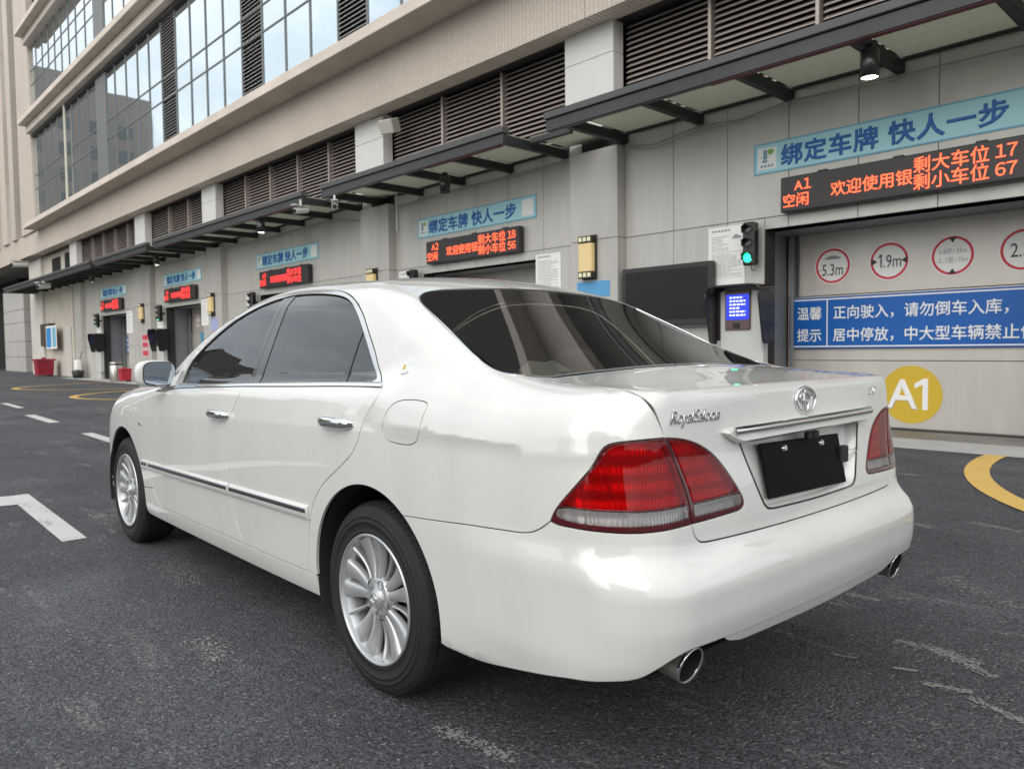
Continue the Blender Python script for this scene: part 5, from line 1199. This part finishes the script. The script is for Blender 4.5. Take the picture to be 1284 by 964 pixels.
for x0, un in UN:
    bn = thing('banner', (x0, WY, 3.57), f'{side_word[un]} pale blue banner with blue Chinese lettering, {wb_lab[un]}', 'banner', 'blue banners above the lift doors')
    link('banner_sheet', MB().bbox(-3.65, 0, .004, .012, 0, .425, .002).mesh('banner_sheet', M_ban), bn)
    for (p, q, u, v) in ((-3.65, 0, 0, .022), (-3.65, 0, .403, .425), (-3.65, -3.625, .022, .403), (-.025, 0, .022, .403)):
        link('banner_border', MB().box(p, q, .0125, .0135, u, v).mesh('banner_border', M_ban2), bn)
    text('lettering', '绑定车牌 快人一步', M_blue, bn, (-.40, .016, .095), FACE, .30, .0006, .0105, sx=1.06, space=1.07)
    lg = link('logo_panel', MB().bbox(-.34, -.06, .013, .0145, .06, .36, .01).mesh('logo_panel', M_wb), bn)
    link('logo_bar', MB().box(-.20, -.14, .0148, .0156, .20, .33).mesh('logo_bar', M_logob), lg); link('logo_leaf', prism([(-.21, .27), (-.21, .33), (-.28, .33), (-.30, .30), (-.27, .255)], .0148, .0156).mesh('logo_leaf', M_logog), lg)
    link('logo_bar', MB().box(-.20, -.13, .0148, .0156, .155, .195).mesh('logo_bar', M_logob), lg); link('logo_rule', MB().box(-.24, -.09, .0148, .0156, .228, .234).mesh('logo_rule', M_logob), lg)
    print_rows(-.10, -.30, .09, .085, .0148, 1, .035, M_logob, lg, (.03, .04))
    if un > 1: link('logo_panel', MB().bbox(-3.57, -3.27, .013, .0145, .06, .36, .01).mesh('logo_panel', M_wb), bn)
    ld = thing('led_board', (x0-.47, WY, 2.975), led_lab[un], 'LED sign', 'LED boards above the lift doors')
    link('case', MB().bbox(-2.86, 0, .03, .15, 0, .47, .01).mesh('case', M_ledbox), ld)
    link('face', MB().box(-2.835, -.025, .1505, .152, .025, .445).mesh('face', M_ledface), ld)
    for hx in (-.55, -1.5, -2.4): link('bracket', MB().bbox(hx-.06, hx+.06, .01, .10, .471, .50, .004).mesh('bracket', M_steel), ld)
    M_ = M_led if un <= 2 else M_ledr
    n17, n67 = {1: ('１７', '６７'), 2: ('１８', '５６'), 3: ('', ''), 4: ('', ''), 5: ('', '')}[un]
    text('lettering', 'A', M_, ld, (-.20, .153, .275), FACE, .17, .0006, .0016); text('lettering', '０１２３４５'[un], M_, ld, (-.285, .153, .275), FACE, .185, .0006, .0012)
    text('lettering', '空闲', M_, ld, (-.22, .153, .075), FACE, .190, .0006, .0016, 'CENTER')
    text('lettering', '欢迎使用银', M_, ld, (-.69, .153, .135), FACE, .200, .0006, .0016)
    text('lettering', '剩大车位', M_, ld, (-1.69, .153, .255), FACE, .203, .0006, .0016); text('lettering', '剩小车位', M_, ld, (-1.69, .153, .055), FACE, .203, .0006, .0016)
    for s_, zz in ((n17, .262), (n67, .062)):
        for k_, ch in enumerate(s_): text('lettering', ch, M_, ld, (-2.51-.11*k_, .153, zz), FACE, .190, .0006, .0012)
    # signal, notice, kiosk
    sgn_ = thing('traffic_light', (x0-.03, WY, 2.30), {1: 'black signal with green lamp lit beside the white notice, right of the wall screen', 2: 'black signal peeking over the car roof near the second LED board', 3: 'third black signal on the wall with its green lamp lit', 4: 'far black signal with green lamp lit beside the fourth lift door', 5: 'farthest black signal with green lamp lit'}[un], 'signal', 'green signals beside the lift doors')
    sy = .28
    link('signal_box', MB().bbox(-.10, .08, .10, .25, 0, .60, .02).mesh('signal_box', M_ledbox), sgn_)
    link('bracket', MB().bbox(-.03, .01, .0, .10, .25, .33, .004).mesh('bracket', M_steel), sgn_)
    for k, zc in enumerate((.105, .295, .485)):
        lamp = MB().lathe([(0, .001), (.055, .001), (.066, -.004)], 28, 'Y', (-.01, .254, zc))
        mm_ = (mat('signal_green', (.05, .8, .45), .3, emit=(.02, 1., .45), es=1.6) if 'signal_green' not in bpy.data.materials else bpy.data.materials['signal_green']) if k == 0 else (mat('unlit_lamp', (.03, .035, .035), .15, 0, 1.) if 'unlit_lamp' not in bpy.data.materials else bpy.data.materials['unlit_lamp'])
        lo_ = lamp.build('lamp_lens', mm_, sgn_)
        v = []; 
        for i in range(17):
            a = PI*(-.12) + PI*1.24*i/16
            for (r, yy) in ((.076, .25), (.078, .335 if 3 < i < 13 else .30), (.072, .335 if 3 < i < 13 else .30), (.070, .25)): v.append((-.01 + r*math.cos(a), yy, zc + r*math.sin(a)))
        link('lamp_hood', MB().add(v, [(i*4+j, i*4+j+1, (i+1)*4+j+1, (i+1)*4+j) for i in range(16) for j in range(3)], True).mesh('lamp_hood', M_ledbox), sgn_)
    link('cable', MB().path([(-.01, .15, 0), (-.015, .16, -.04), (-.03, .15, -.07), (-.05, .12, -.06)], .006).mesh('cable', M_rubber), sgn_)
    nt_ = thing('notice_sheet', (x0+.74, WY, 2.07), {1: 'white rules notice between the wall screen and the signal', 2: 'top edge of a white notice peeking over the car roof', 3: 'third white rules notice on the wall', 4: 'white notice behind the fourth signal', 5: 'white notice behind the farthest signal'}[un], 'notice', 'white rules notices beside the signals')
    link('sheet', MB().bbox(-.60, 0, .004, .014, 0, .85, .003).mesh('sheet', M_wb), nt_)
    print_rows(-.06, -.54, .775, .77, .0145, 1, .03, M_print, nt_, (.03, .05)); print_rows(-.06, -.34, .70, .50, .0145, 8, .010, M_print, nt_); print_rows(-.06, -.54, .44, .13, .0145, 14, .009, M_print, nt_)
    link('car_drawing', prism([(-.40, .66), (-.55, .66), (-.54, .69), (-.50, .70), (-.48, .72), (-.44, .72), (-.42, .695), (-.40, .685)], .0145, .0155).mesh('car_drawing', M_print), nt_)
    link('table_frame', MB().box(-.57, -.03, .0142, .0150, .47, .476).box(-.57, -.03, .0142, .0150, .10, .105).mesh('table_frame', M_print), nt_)
    # kiosk
    if un in (2, 3): continue
    kx = x0 + .05
    kq = thing('ticket_kiosk', (kx, WY, 0), {1: 'white payment kiosk with black hood and lit blue screen, beside door A1', 2: 'payment kiosk hidden by the car at the second lift', 3: 'black hooded payment kiosk mostly hidden by the car', 4: 'black hooded kiosk on a white post, left of the fourth lift door', 5: 'farthest black hooded kiosk on a white post'}[un], 'kiosk', 'hooded kiosks beside the lift doors')
    M_kio = mat('kiosk_white', (.55, .55, .53), .4, .1) if 'kiosk_white' not in bpy.data.materials else bpy.data.materials['kiosk_white']
    link('cabinet', MB().bbox(-.28, .40, .01, .17, .30, 1.97, .02).mesh('cabinet', M_kio), kq)
    link('post', MB().bbox(-.16, .28, .02, .16, 0, .30, .01).mesh('post', M_kio), kq)
    link('terminal', MB().bbox(-.10, .30, .171, .20, 1.40, 1.96, .01).mesh('terminal', mat('terminal_brown', (.13, .085, .08), .4, .2) if 'terminal_brown' not in bpy.data.materials else bpy.data.materials['terminal_brown']), kq)
    sc_ = link('screen', MB().box(-.085, .275, .2005, .203, 1.545, 1.905).mesh('screen', mat('screen_blue', (.01, .01, .2), .2, emit=(.015, .05, .85), es=.6) if 'screen_blue' not in bpy.data.materials else bpy.data.materials['screen_blue']), kq)
    M_st = mat('screen_text_white', (.6, .6, .8), .3, emit=(.7, .75, 1.), es=.9) if 'screen_text_white' not in bpy.data.materials else bpy.data.materials['screen_text_white']
    print_rows(.22, -.03, 1.85, 1.60, .2035, 6, .022, M_st, sc_, (.03, .06))
    link('card_reader', MB().bbox(.06, .16, .2005, .22, 1.43, 1.50, .006).mesh('card_reader', M_rubber), kq)
    prf = [(.47, 1.30), (.50, 1.90), (.45, 2.02), (.36, 2.05), (-.24, 2.04), (-.33, 2.0), (-.36, 1.90)]
    # hood: two tapering cheeks and a roof
    for sx_, x_ in ((1, .46), (-1, -.37)):
        c1 = prism([(.16, 2.00), (.44, 1.98), (.47, 1.86), (.34, 1.24), (.30, 1.20), (.16, 1.20)], x_-.012, x_+.012, 'yz'); link('hood_cheek', c1.mesh('hood_cheek', M_ledbox), kq)
        bk_ = MB().bbox(x_-.05*(sx_ > 0)-.01, x_+.05*(sx_ < 0)+.01, .02, .16, 1.25, 1.98, .008); link('hood_return', bk_.mesh('hood_return', M_ledbox), kq)
    rf_ = []
    for (xx, zz) in ((.475, 1.94), (.46, 1.995), (.41, 2.025), (.33, 2.035), (-.24, 2.035), (-.32, 2.025), (-.37, 1.995), (-.385, 1.94)): rf_ += [(xx, .02, zz), (xx, .46, zz-.005)]
    n_ = 8; b = MB().add(rf_, [(2*i, 2*i+1, 2*i+3, 2*i+2) for i in range(n_-1)], True)
    me = b.mesh('hood_roof', M_ledbox); ho = link('hood_roof', me, kq); so = ho.modifiers.new('s', 'SOLIDIFY'); so.thickness = .025
# ---------------------------------------------------------------- round limit signs, blue board and door number on each door
M_sr = mat('sign_red', (.60, .02, .04), .5); M_blk = mat('sign_black', (.02, .02, .022), .5); M_bl = mat('notice_board_blue', (.003, .105, .42), .4, noise=(1.5, .05)); M_dot = mat('door_number_yellow', (.62, .42, .03), .5)
def disc(r0, r1, y0, y1, n_=56):
    b = MB(); v = []
    for i in range(n_):
        a = 2*PI*i/n_; v += [(r0*math.cos(a), y0, r0*math.sin(a)), (r0*math.cos(a), y1, r0*math.sin(a)), (r1*math.cos(a), y1, r1*math.sin(a)), (r1*math.cos(a), y0, r1*math.sin(a))]
    if r1 <= 1e-6:
        b.add([(r0*math.cos(2*PI*i/n_), y0, r0*math.sin(2*PI*i/n_)) for i in range(n_)] + [(r0*math.cos(2*PI*i/n_), y1, r0*math.sin(2*PI*i/n_)) for i in range(n_)],
              [(i, (i+1) % n_, n_+(i+1) % n_, n_+i) for i in range(n_)] + [tuple(range(n_, 2*n_)), tuple(range(n_-1, -1, -1))]); return b
    return b.add(v, [(i*4+j, ((i+1) % n_)*4+j, ((i+1) % n_)*4+(j+1) % 4, i*4+(j+1) % 4) for i in range(n_) for j in range(4)])
where = {1: 'on door A1', 4: 'on the fourth lift door', 5: 'on the farthest lift door'}
def tri(pts, y=.0034): return prism(pts, y, y+.0006)
for x0, un in UN:
    if un in (2, 3): continue
    for k, dx in enumerate((-.71, -1.49, -2.275, -3.06)):
        r_ = .262
        sg_ = thing('limit_sign', (x0+dx, -8.698, 2.31), ('round red rimmed sign ' if k == 2 else 'round white red rimmed limit sign ') + ('reading 5.3m', 'reading 1.9m', 'with arrows above and below small text', 'reading 2.3t')[k] + ' ' + where[un], 'sign', 'round limit signs on the lift doors')
        link('sign_plate', disc(r_, 0, 0, .003).mesh('sign_plate', M_wb), sg_); link('red_ring', disc(r_-.014, r_-.046, .0031, .0037).mesh('red_ring', M_sr), sg_)
        if k == 0:
            text('lettering', '5.3m', M_blk, sg_, (0, .0034, -.135), FACE, .235, .0004, .001, 'CENTER', sx=.68)
            link('car_drawing', tri([(.11, .095), (-.11, .095), (-.12, .115), (-.08, .125), (-.05, .145), (.05, .145), (.09, .12), (.115, .115)]).mesh('car_drawing', M_print), sg_)
            link('dash', tri([(.21, -.06), (.165, -.06), (.165, -.052), (.21, -.052)]).mesh('dash', M_blk), sg_); link('dash', tri([(-.21, -.06), (-.165, -.06), (-.165, -.052), (-.21, -.052)]).mesh('dash', M_blk), sg_)
        elif k == 1:
            link('lettering', prism([(.115, -.085), (.095, -.085), (.095, .10), (.108, .10), (.145, .068), (.145, .045), (.115, .068)], .0034, .0040).mesh('lettering', M_blk), sg_); text('lettering', '.9m', M_blk, sg_, (.082, .0034, -.085), FACE, .245, .0004, .001, sx=.68)
            for s_ in (1, -1): link('arrow', tri([(s_*.235, .05), (s_*.235, -.05), (s_*.155, 0)]).mesh('arrow', M_blk), sg_)
        elif k == 2:
            text('lettering', '2-8层1.55m', M_print, sg_, (0, .0034, .03), FACE, .082, .0004, .0004, 'CENTER', sx=.85); text('lettering', '-2,-1层1.95m', M_print, sg_, (0, .0034, -.085), FACE, .082, .0004, .0004, 'CENTER', sx=.85)
            for s_ in (1, -1): link('arrow', tri([(.05, s_*.235), (-.05, s_*.235), (0, s_*.165)]).mesh('arrow', M_blk), sg_)
        else: text('lettering', '2.3t', M_blk, sg_, (0, .0034, -.085), FACE, .245, .0004, .001, 'CENTER', sx=.75)
x0 = 3.41
bb_ = thing('notice_board', (3.335, -8.66, 1.12), 'blue board with white Chinese parking instructions across door A1', 'notice board')
link('board', MB().bbox(-3.50, 0, -.03, 0, 0, .745, .006).mesh('board', M_bl), bb_)
for (p, q, u, v) in ((-3.47, -.03, .022, .040), (-3.47, -.03, .705, .723), (-.048, -.03, .040, .705), (-3.47, -3.452, .040, .705), (-.585, -.570, .040, .705)):
    link('board_border', MB().box(p, q, .0005, .0015, u, v).mesh('board_border', M_wb), bb_)
SXB = .965
for z_, s1, s2, in ((.44, '温馨', '正向驶入，请勿倒车入库，'), (.12, '提示', '居中停放，中大型车辆禁止停放')):
    text('lettering', s1, M_wb, bb_, (-.12, .001, z_), FACE, .200, .0006, .0032, sx=.95)
    text('lettering', s2, M_wb, bb_, (-.66, .001, z_), FACE, .200, .0006, .0032, sx=SXB)
an = thing('door_number', (1.615, -8.698, .49), 'yellow disc with white A1 on the lower part of the door', 'sign')
link('disc', disc(.39, 0, 0, .002).mesh('disc', M_dot), an); text('lettering', 'A', M_wb, an, (.30, .0025, -.19), FACE, .56, .0006, .014)
def one(x, z, h_, m, parent, y): return link('lettering', prism([(x-.46*h_, z), (x-.62*h_, z), (x-.62*h_, z+h_), (x-.49*h_, z+h_), (x-.22*h_, z+.83*h_), (x-.22*h_, z+.68*h_), (x-.46*h_, z+.80*h_)], y, y+.0008).mesh('lettering', m), parent)
one(.05, -.20, .42, M_wb, an, .0022)
for x0, un, hh_ in ((27.25, 4, 'fourth'), (35.2, 5, 'farthest')):
    po = thing('door_poster', (x0-.3 if un == 5 else x0-1.0, -8.67, 1.1), f'blue and green poster on the {hh_} lift door', 'poster')
    link('poster_sheet', MB().bbox(-2.3 if un == 4 else -1.7, 0, -.02, 0, 0, .78, .004).mesh('poster_sheet', mat('poster_blue', (.08, .34, .55), .5, noise=(1.4, .5)) if un == 4 else M_bl), po)
    if un == 5: 
        print_rows(-.1, -1.6, .56, .12, .001, 3, .13, M_wb, po, (.12, .15))
# wall screen left of the kiosk
ws = thing('wall_screen', (4.0, -7.70, 1.50), 'large black framed dark screen on the wall behind the car', 'screen')
link('screen_frame', MB().bbox(0, 1.66, 0, .12, 0, .93, .012).mesh('screen_frame', M_ledbox), ws)
link('screen_panel', MB().box(.07, 1.59, .1205, .124, .09, .86).mesh('screen_panel', mat('dark_screen', (.012, .013, .014), .22, 0, 0., spec=.25)), ws)
# notices further along
for x, z_, wd, hh_, lab in ((7.80, 2.22, .63, .66, 'white notice on the wall above the rear of the car roof'), (23.7, 2.05, .58, .86, 'white notice right of the fourth lift door'), (31.65, 1.97, .75, .9, 'white notice right of the farthest lift door')):
    q = thing('notice_sheet', (x, WY+.003, z_), lab, 'notice'); link('sheet', MB().bbox(-wd, 0, 0, .01, 0, hh_, .003).mesh('sheet', M_wb), q)
    print_rows(-wd*.1, -wd*.9, hh_*.9, hh_*.89, .0105, 1, .03, M_print, q, (.03, .05)); print_rows(-wd*.1, -wd*.9, hh_*.8, hh_*.08, .0105, 18, .010, M_print, q)
q = thing('blue_plate', (6.60, -7.538, 2.02), 'small light blue plate on the pier under the nearest wall lamp', 'sign'); link('plate', MB().bbox(-.72, 0, 0, .008, 0, .26, .003).mesh('plate', mat('light_blue_plate', (.10, .33, .60), .5)), q)
q = thing('blue_plate', (22.45, -7.538, 1.83), 'small pale plate under the third wall lamp', 'sign'); link('plate', MB().bbox(-.60, 0, 0, .008, 0, .42, .003).mesh('plate', mat('pale_lilac_plate', (.35, .40, .62), .5)), q)
q = thing('red_poster', (29.2, -7.538, .97), 'pink and red striped poster on the fourth pier', 'poster')
link('sheet', MB().bbox(-.85, 0, 0, .008, 0, .92, .003).mesh('sheet', mat('poster_pink', (.55, .42, .40), .5)), q)
for z_ in (.08, .40, .68): link('red_block', MB().box(-.72, -.12, .0085, .0095, z_, z_+.18).mesh('red_block', mat('poster_red', (.55, .05, .08), .5) if 'poster_red' not in bpy.data.materials else bpy.data.materials['poster_red']), q)
q = thing('blue_poster', (44.1, WY+.31, 1.40), 'bright blue and white poster beside the serving hatch', 'poster'); link('sheet', MB().bbox(-2.2, 0, 0, .02, 0, 1.2, .01).mesh('sheet', M_wb), q)
link('blue_block', MB().box(-1.1, -.1, .0205, .022, .08, 1.1).mesh('blue_block', mat('poster_bright_blue', (.03, .25, .60), .5)), q); link('blue_block', MB().box(-2.1, -1.35, .0205, .022, .1, 1.1).mesh('blue_block', mat('poster_light_blue', (.20, .45, .62), .5)), q)
# ---------------------------------------------------------------- pier lamps, downlights, cameras
M_lampc = mat('lamp_shade_cream', (.58, .46, .24), .5, emit=(1., .72, .32), es=.12); M_lampd = mat('lamp_frame_dark', (.05, .045, .04), .4, .5)
for x, lab in ((6.31, 'cream box wall lamp on the nearest pier, above the rear window of the car'), (12.87, 'cream box wall lamp on the second pier, just over the roof line'), (22.2, 'cream box wall lamp on the third pier'), (28.95, 'cream box wall lamp on the fourth pier')):
    q = thing('wall_lamp', (x, -7.54, 2.31), lab, 'wall lamp', 'cream wall lamps on the piers')
    link('back_plate', MB().bbox(-.165, .15, 0, .035, .0, .74, .006).mesh('back_plate', M_lampd), q)
    link('shade', MB().bbox(-.14, .15, .036, .13, .13, .60, .01).mesh('shade', M_lampc), q)
    for z0 in (.02, .61):
        c_ = link('end_band', MB().bbox(-.145, .155, .036, .135, z0, z0+.11, .005).mesh('end_band', M_lampd), q)
        for k in range(3): link('glass_cell', MB().bbox(-.125+k*.095, -.055+k*.095, .1355, .139, z0+.02, z0+.09, .004).mesh('glass_cell', mat('lamp_cell_glass', (.60, .58, .40), .3, emit=(1., .9, .55), es=.12) if 'lamp_cell_glass' not in bpy.data.materials else bpy.data.materials['lamp_cell_glass']), c_)
M_glow = mat('downlight_glow', (1, 1, .9), .5, emit=(1., .93, .75), es=9.)
dl_lab = ['nearest black cylinder downlight, lit, under the canopy above the blue banner', 'unlit black cylinder downlight under the canopy above the second banner', 'lit downlight under the canopy near the two white cameras', 'lit downlight under the canopy over the fourth banner', 'farthest lit downlight under the canopy']
for i, (x, y) in enumerate(((1.33, -6.5), (9.2, -6.75), (16.0, -6.3), (24.9, -6.75), (32.8, -6.8))):
    q = thing('downlight', (x, y, 4.11), dl_lab[i], 'lamp', 'cylinder downlights under the canopy')
    link('housing', MB().lathe([(.088, .0), (.098, .0), (.098, .30), (0, .30)], 32, 'Z').mesh('housing', M_ledbox), q)
    link('lens', MB().lathe([(0, .012), (.088, .012)], 32, 'Z').mesh('lens', M_glow if i != 1 else M_ledbox), q)
    link('stem', MB().bbox(-.04, .04, -.04, .04, .30, .37 if i else .37, .004).mesh('stem', M_beam), q)
    if i != 1:
        l = bpy.data.lights.new('downlight_lamp', 'SPOT'); l.energy = 14; l.spot_size = math.radians(95); l.spot_blend = .6; l.color = (1., .93, .78); l.shadow_soft_size = .07
        lo_ = bpy.data.objects.new('lamp', l); COL.objects.link(lo_); lo_.parent = q; lo_.location = (0, 0, -.01)
def camera_(x, y, z_, ang, lab, s=1.):
    q = thing('security_camera', (x, y, z_), lab, 'camera', 'white cameras under the canopy', rz=ang)
    M_cm = mat('camera_white', (.62, .62, .60), .4) if 'camera_white' not in bpy.data.materials else bpy.data.materials['camera_white']
    link('bracket', MB().tube((0, 0, .03), (0, 0, .22), .02*s, seg=10).mesh('bracket', M_cm), q)
    link('housing', MB().tube((-.16*s, 0, .03), (.16*s, 0, -.05), .055*s, seg=20).mesh('housing', M_cm), q)
    link('visor', MB().bbox(-.17*s, .20*s, -.06*s, .06*s, .06*s, .075*s, .004).mesh('visor', M_cm), q)
    link('lens', MB().tube((.16*s, 0, -.05), (.175*s, 0, -.054), .043*s, seg=20).mesh('lens', M_blackgloss), q)
camera_(13.1, -5.85, 4.22, 1.9, 'white bullet camera hanging from the canopy corner, left of the pair', 1.2); camera_(12.1, -6.1, 4.20, 2.6, 'white bullet camera on the second canopy, right of the pair', 1.2)
camera_(37.4, -6.0, 4.2, 2.2, 'white camera under the far end of the canopy', 2.0); camera_(45.3, -6.6, 5.9, 1.8, 'white camera on the beige corner near the wing', 2.4)
q = thing('speaker_box', (11.75, -7.35, 6.0), 'cream floodlight box at the top of the second upper pier', 'floodlight')
link('housing', MB().bbox(-.18, .18, -.05, .25, -.14, .16, .02).mesh('housing', mat('floodlight_cream', (.42, .41, .36), .5)), q); q.rotation_euler = (math.radians(-20), 0, .3); link('arm', MB().path([(0, 0, .16), (.1, -.05, .25), (.3, -.1, .26), (.6, -.1, .22)], .012).mesh('arm', M_steel), q)
# cable under the canopy
cab = thing('cable_run', (0, 0, 0), 'grey cable strung along the wall under the canopy beams', 'cable')
cp_ = [(-3, -7.66, 4.40), (.14, -7.66, 4.51), (1.4, -7.66, 4.66), (2.3, -7.66, 4.52)] 
kn = [(-3, 4.46), (.1, 4.42), (1.46, 4.45), (2.87, 4.47), (3.6, 4.40), (4.29, 4.44), (5.1, 4.34), (5.7, 4.43), (6.9, 4.44), (7.9, 4.43), (9.4, 4.42), (10.7, 4.41), (12.1, 4.38), (13.5, 4.25), (14.9, 4.44), (18, 4.40), (21, 4.42), (24, 4.40), (30, 4.42), (36, 4.40)]
link('cable', MB().path([(x, -7.68 + .02*math.sin(3*x), z_) for x, z_ in kn], .012, 6).mesh('cable', mat('cable_grey', (.32, .32, .30), .5)), cab)
link('cable', MB().path([(x, -7.66, z_-.04-.03*math.sin(x*1.7)) for x, z_ in kn[2:]], .007, 6).mesh('cable', bpy.data.materials['cable_grey']), cab)
link('drop_pipe', MB().path([(11.56, -7.3, 4.49), (11.57, -7.3, 3.72)], .03, 8).mesh('drop_pipe', mat('drop_pipe_grey', (.45, .45, .43), .5)), cab)
# ---------------------------------------------------------------- bins, person by the wall
def bin_(x, y, w_, h_, col, lab, name='wheelie_bin'):
    q = thing(name, (x, y, 0), lab, 'bin'); m = mat('bin_'+name+str(round(x)), col, .5, noise=(3, .2))
    v = [(-w_*.46, -w_*.40, .06), (w_*.46, -w_*.40, .06), (w_*.46, w_*.40, .06), (-w_*.46, w_*.40, .06), (-w_*.5, -w_*.45, h_*.86), (w_*.5, -w_*.45, h_*.86), (w_*.5, w_*.45, h_*.86), (-w_*.5, w_*.45, h_*.86)]
    link('bin_body', MB().add(v, [(0,3,2,1),(4,5,6,7),(0,1,5,4),(1,2,6,5),(2,3,7,6),(3,0,4,7)]).mesh('bin_body', m), q)
    link('lid', MB().bbox(-w_*.56, w_*.56, -w_*.52, w_*.52, h_*.87, h_*.97, .02).mesh('lid', m), q)
    for k in range(3): link('lid_knob', MB().bbox(-w_*.4+k*w_*.36, -w_*.3+k*w_*.36, -.03, .03, h_*.97, h_*1.06, .01).mesh('lid_knob', m), q)
    for s_ in (1, -1): link('wheel', MB().tube((s_*w_*.36, -w_*.3, .06), (s_*w_*.44, -w_*.3, .06), .06, seg=14).mesh('wheel', M_rubber), q)
bin_(43.0, -7.05, .85, .92, (.30, .012, .03), 'large dark red bin against the cream wall at the far left')
bin_(30.6, -7.3, .42, .55, (.42, .02, .04), 'small red bin beside the steel bin')
q = thing('steel_bin', (31.6, -7.25, 0), 'round stainless steel litter bin before the fifth lift door', 'bin')
link('bin_body', MB().lathe([(0, .02), (.24, .02), (.25, .06), (.25, .72), (.20, .80), (0, .82)], 32, 'Z').mesh('bin_body', mat('stainless', (.5, .48, .45), .3, .9)), q); link('rim_band', MB().lathe([(.252, .66), (.262, .68), (.262, .72), (.252, .74)], 32, 'Z').mesh('rim_band', M_steel), q)
q = thing('cleaning_cart', (37.6, -7.3, 0), 'small white bottle and broom set standing by the far wall', 'cleaning tools')
link('bucket', MB().lathe([(0, 0), (.20, 0), (.26, .35), (.24, .35), (.19, .03)], 24, 'Z', (.0, 0, 0)).mesh('bucket', M_rubber), q)
link('container', MB().bbox(-.2, .15, -.12, .12, .36, .85, .05).mesh('container', M_wb), q); link('broom_stick', MB().tube((.1, 0, .3), (.16, -.3, 1.5), .018, seg=8).mesh('broom_stick', M_steel), q)

# ---------------------------------------------------------------- the other side of the street (seen in reflections)
def block(x0, x1, y0, y1, h_, lab, col, step=3.1, bw=3.4):
    q = thing('apartment_block', ((x0+x1)/2, (y0+y1)/2, 0), lab, 'building')
    cx_, cy_ = (x0+x1)/2, (y0+y1)/2; m = mat('render_'+str(int(x0)), col, .85, noise=(.1, .15))
    link('wall', MB().box(x0-cx_, x1-cx_, y0-cy_, y1-cy_, 0, h_).box((x1-x0)*.1, (x1-x0)*.35, -3, 3, h_, h_+3.5).box((x0-x1)*.45, (x0-x1)*.2, -(y1-y0)*.4, 2, h_, h_+1.8).box(0, 1.2, -2, -1, h_, h_+4.5).mesh('wall', m), q)
    wn = MB(); sl = MB(); nf = int(h_/step)
    for f_ in range(1, nf):
        z_ = f_*step
        k = 0; x = x0+1
        while x < x1-2.4:
            wn.box(x-cx_, x+1.8-cx_, y0-cy_-.06, y0-cy_-.02, z_+.7, z_+2.2)
            if (k % 2) == 0: sl.box(x-.3-cx_, x+2.1-cx_, y0-cy_-1.1, y0-cy_-.07, z_-.1, z_+.05).box(x-.3-cx_, x+2.1-cx_, y0-cy_-1.12, y0-cy_-1.06, z_+.06, z_+.95)
            x += bw; k += 1
        y = y0+1
        while y < y1-2.4:
            wn.box(x0-cx_-.06, x0-cx_-.02, y-cy_, y+1.6-cy_, z_+.7, z_+2.2); y += bw
    link('windows', wn.mesh('windows', mat('far_window', (.07, .08, .085), .2, 0, 1.) if 'far_window' not in bpy.data.materials else bpy.data.materials['far_window']), q, kind='stuff'); link('balconies', sl.mesh('balconies', m), q, kind='stuff')
block(72, 94, 31, 42, 13.5, 'beige balcony apartment block across the street', (.22, .19, .16))
block(104, 124, 3.5, 19, 34, 'tall beige grey apartment block closing the far end of the street', (.24, .22, .20))
block(100, 124, 24, 37, 21, 'tall grey brown apartment block far down the street', (.18, .165, .15))
block(10, 34, 60, 72, 8, 'low grey block across the street', (.20, .19, .18))
block(-45, -12, 34, 48, 17, 'grey apartment block behind the camera', (.20, .19, .175))
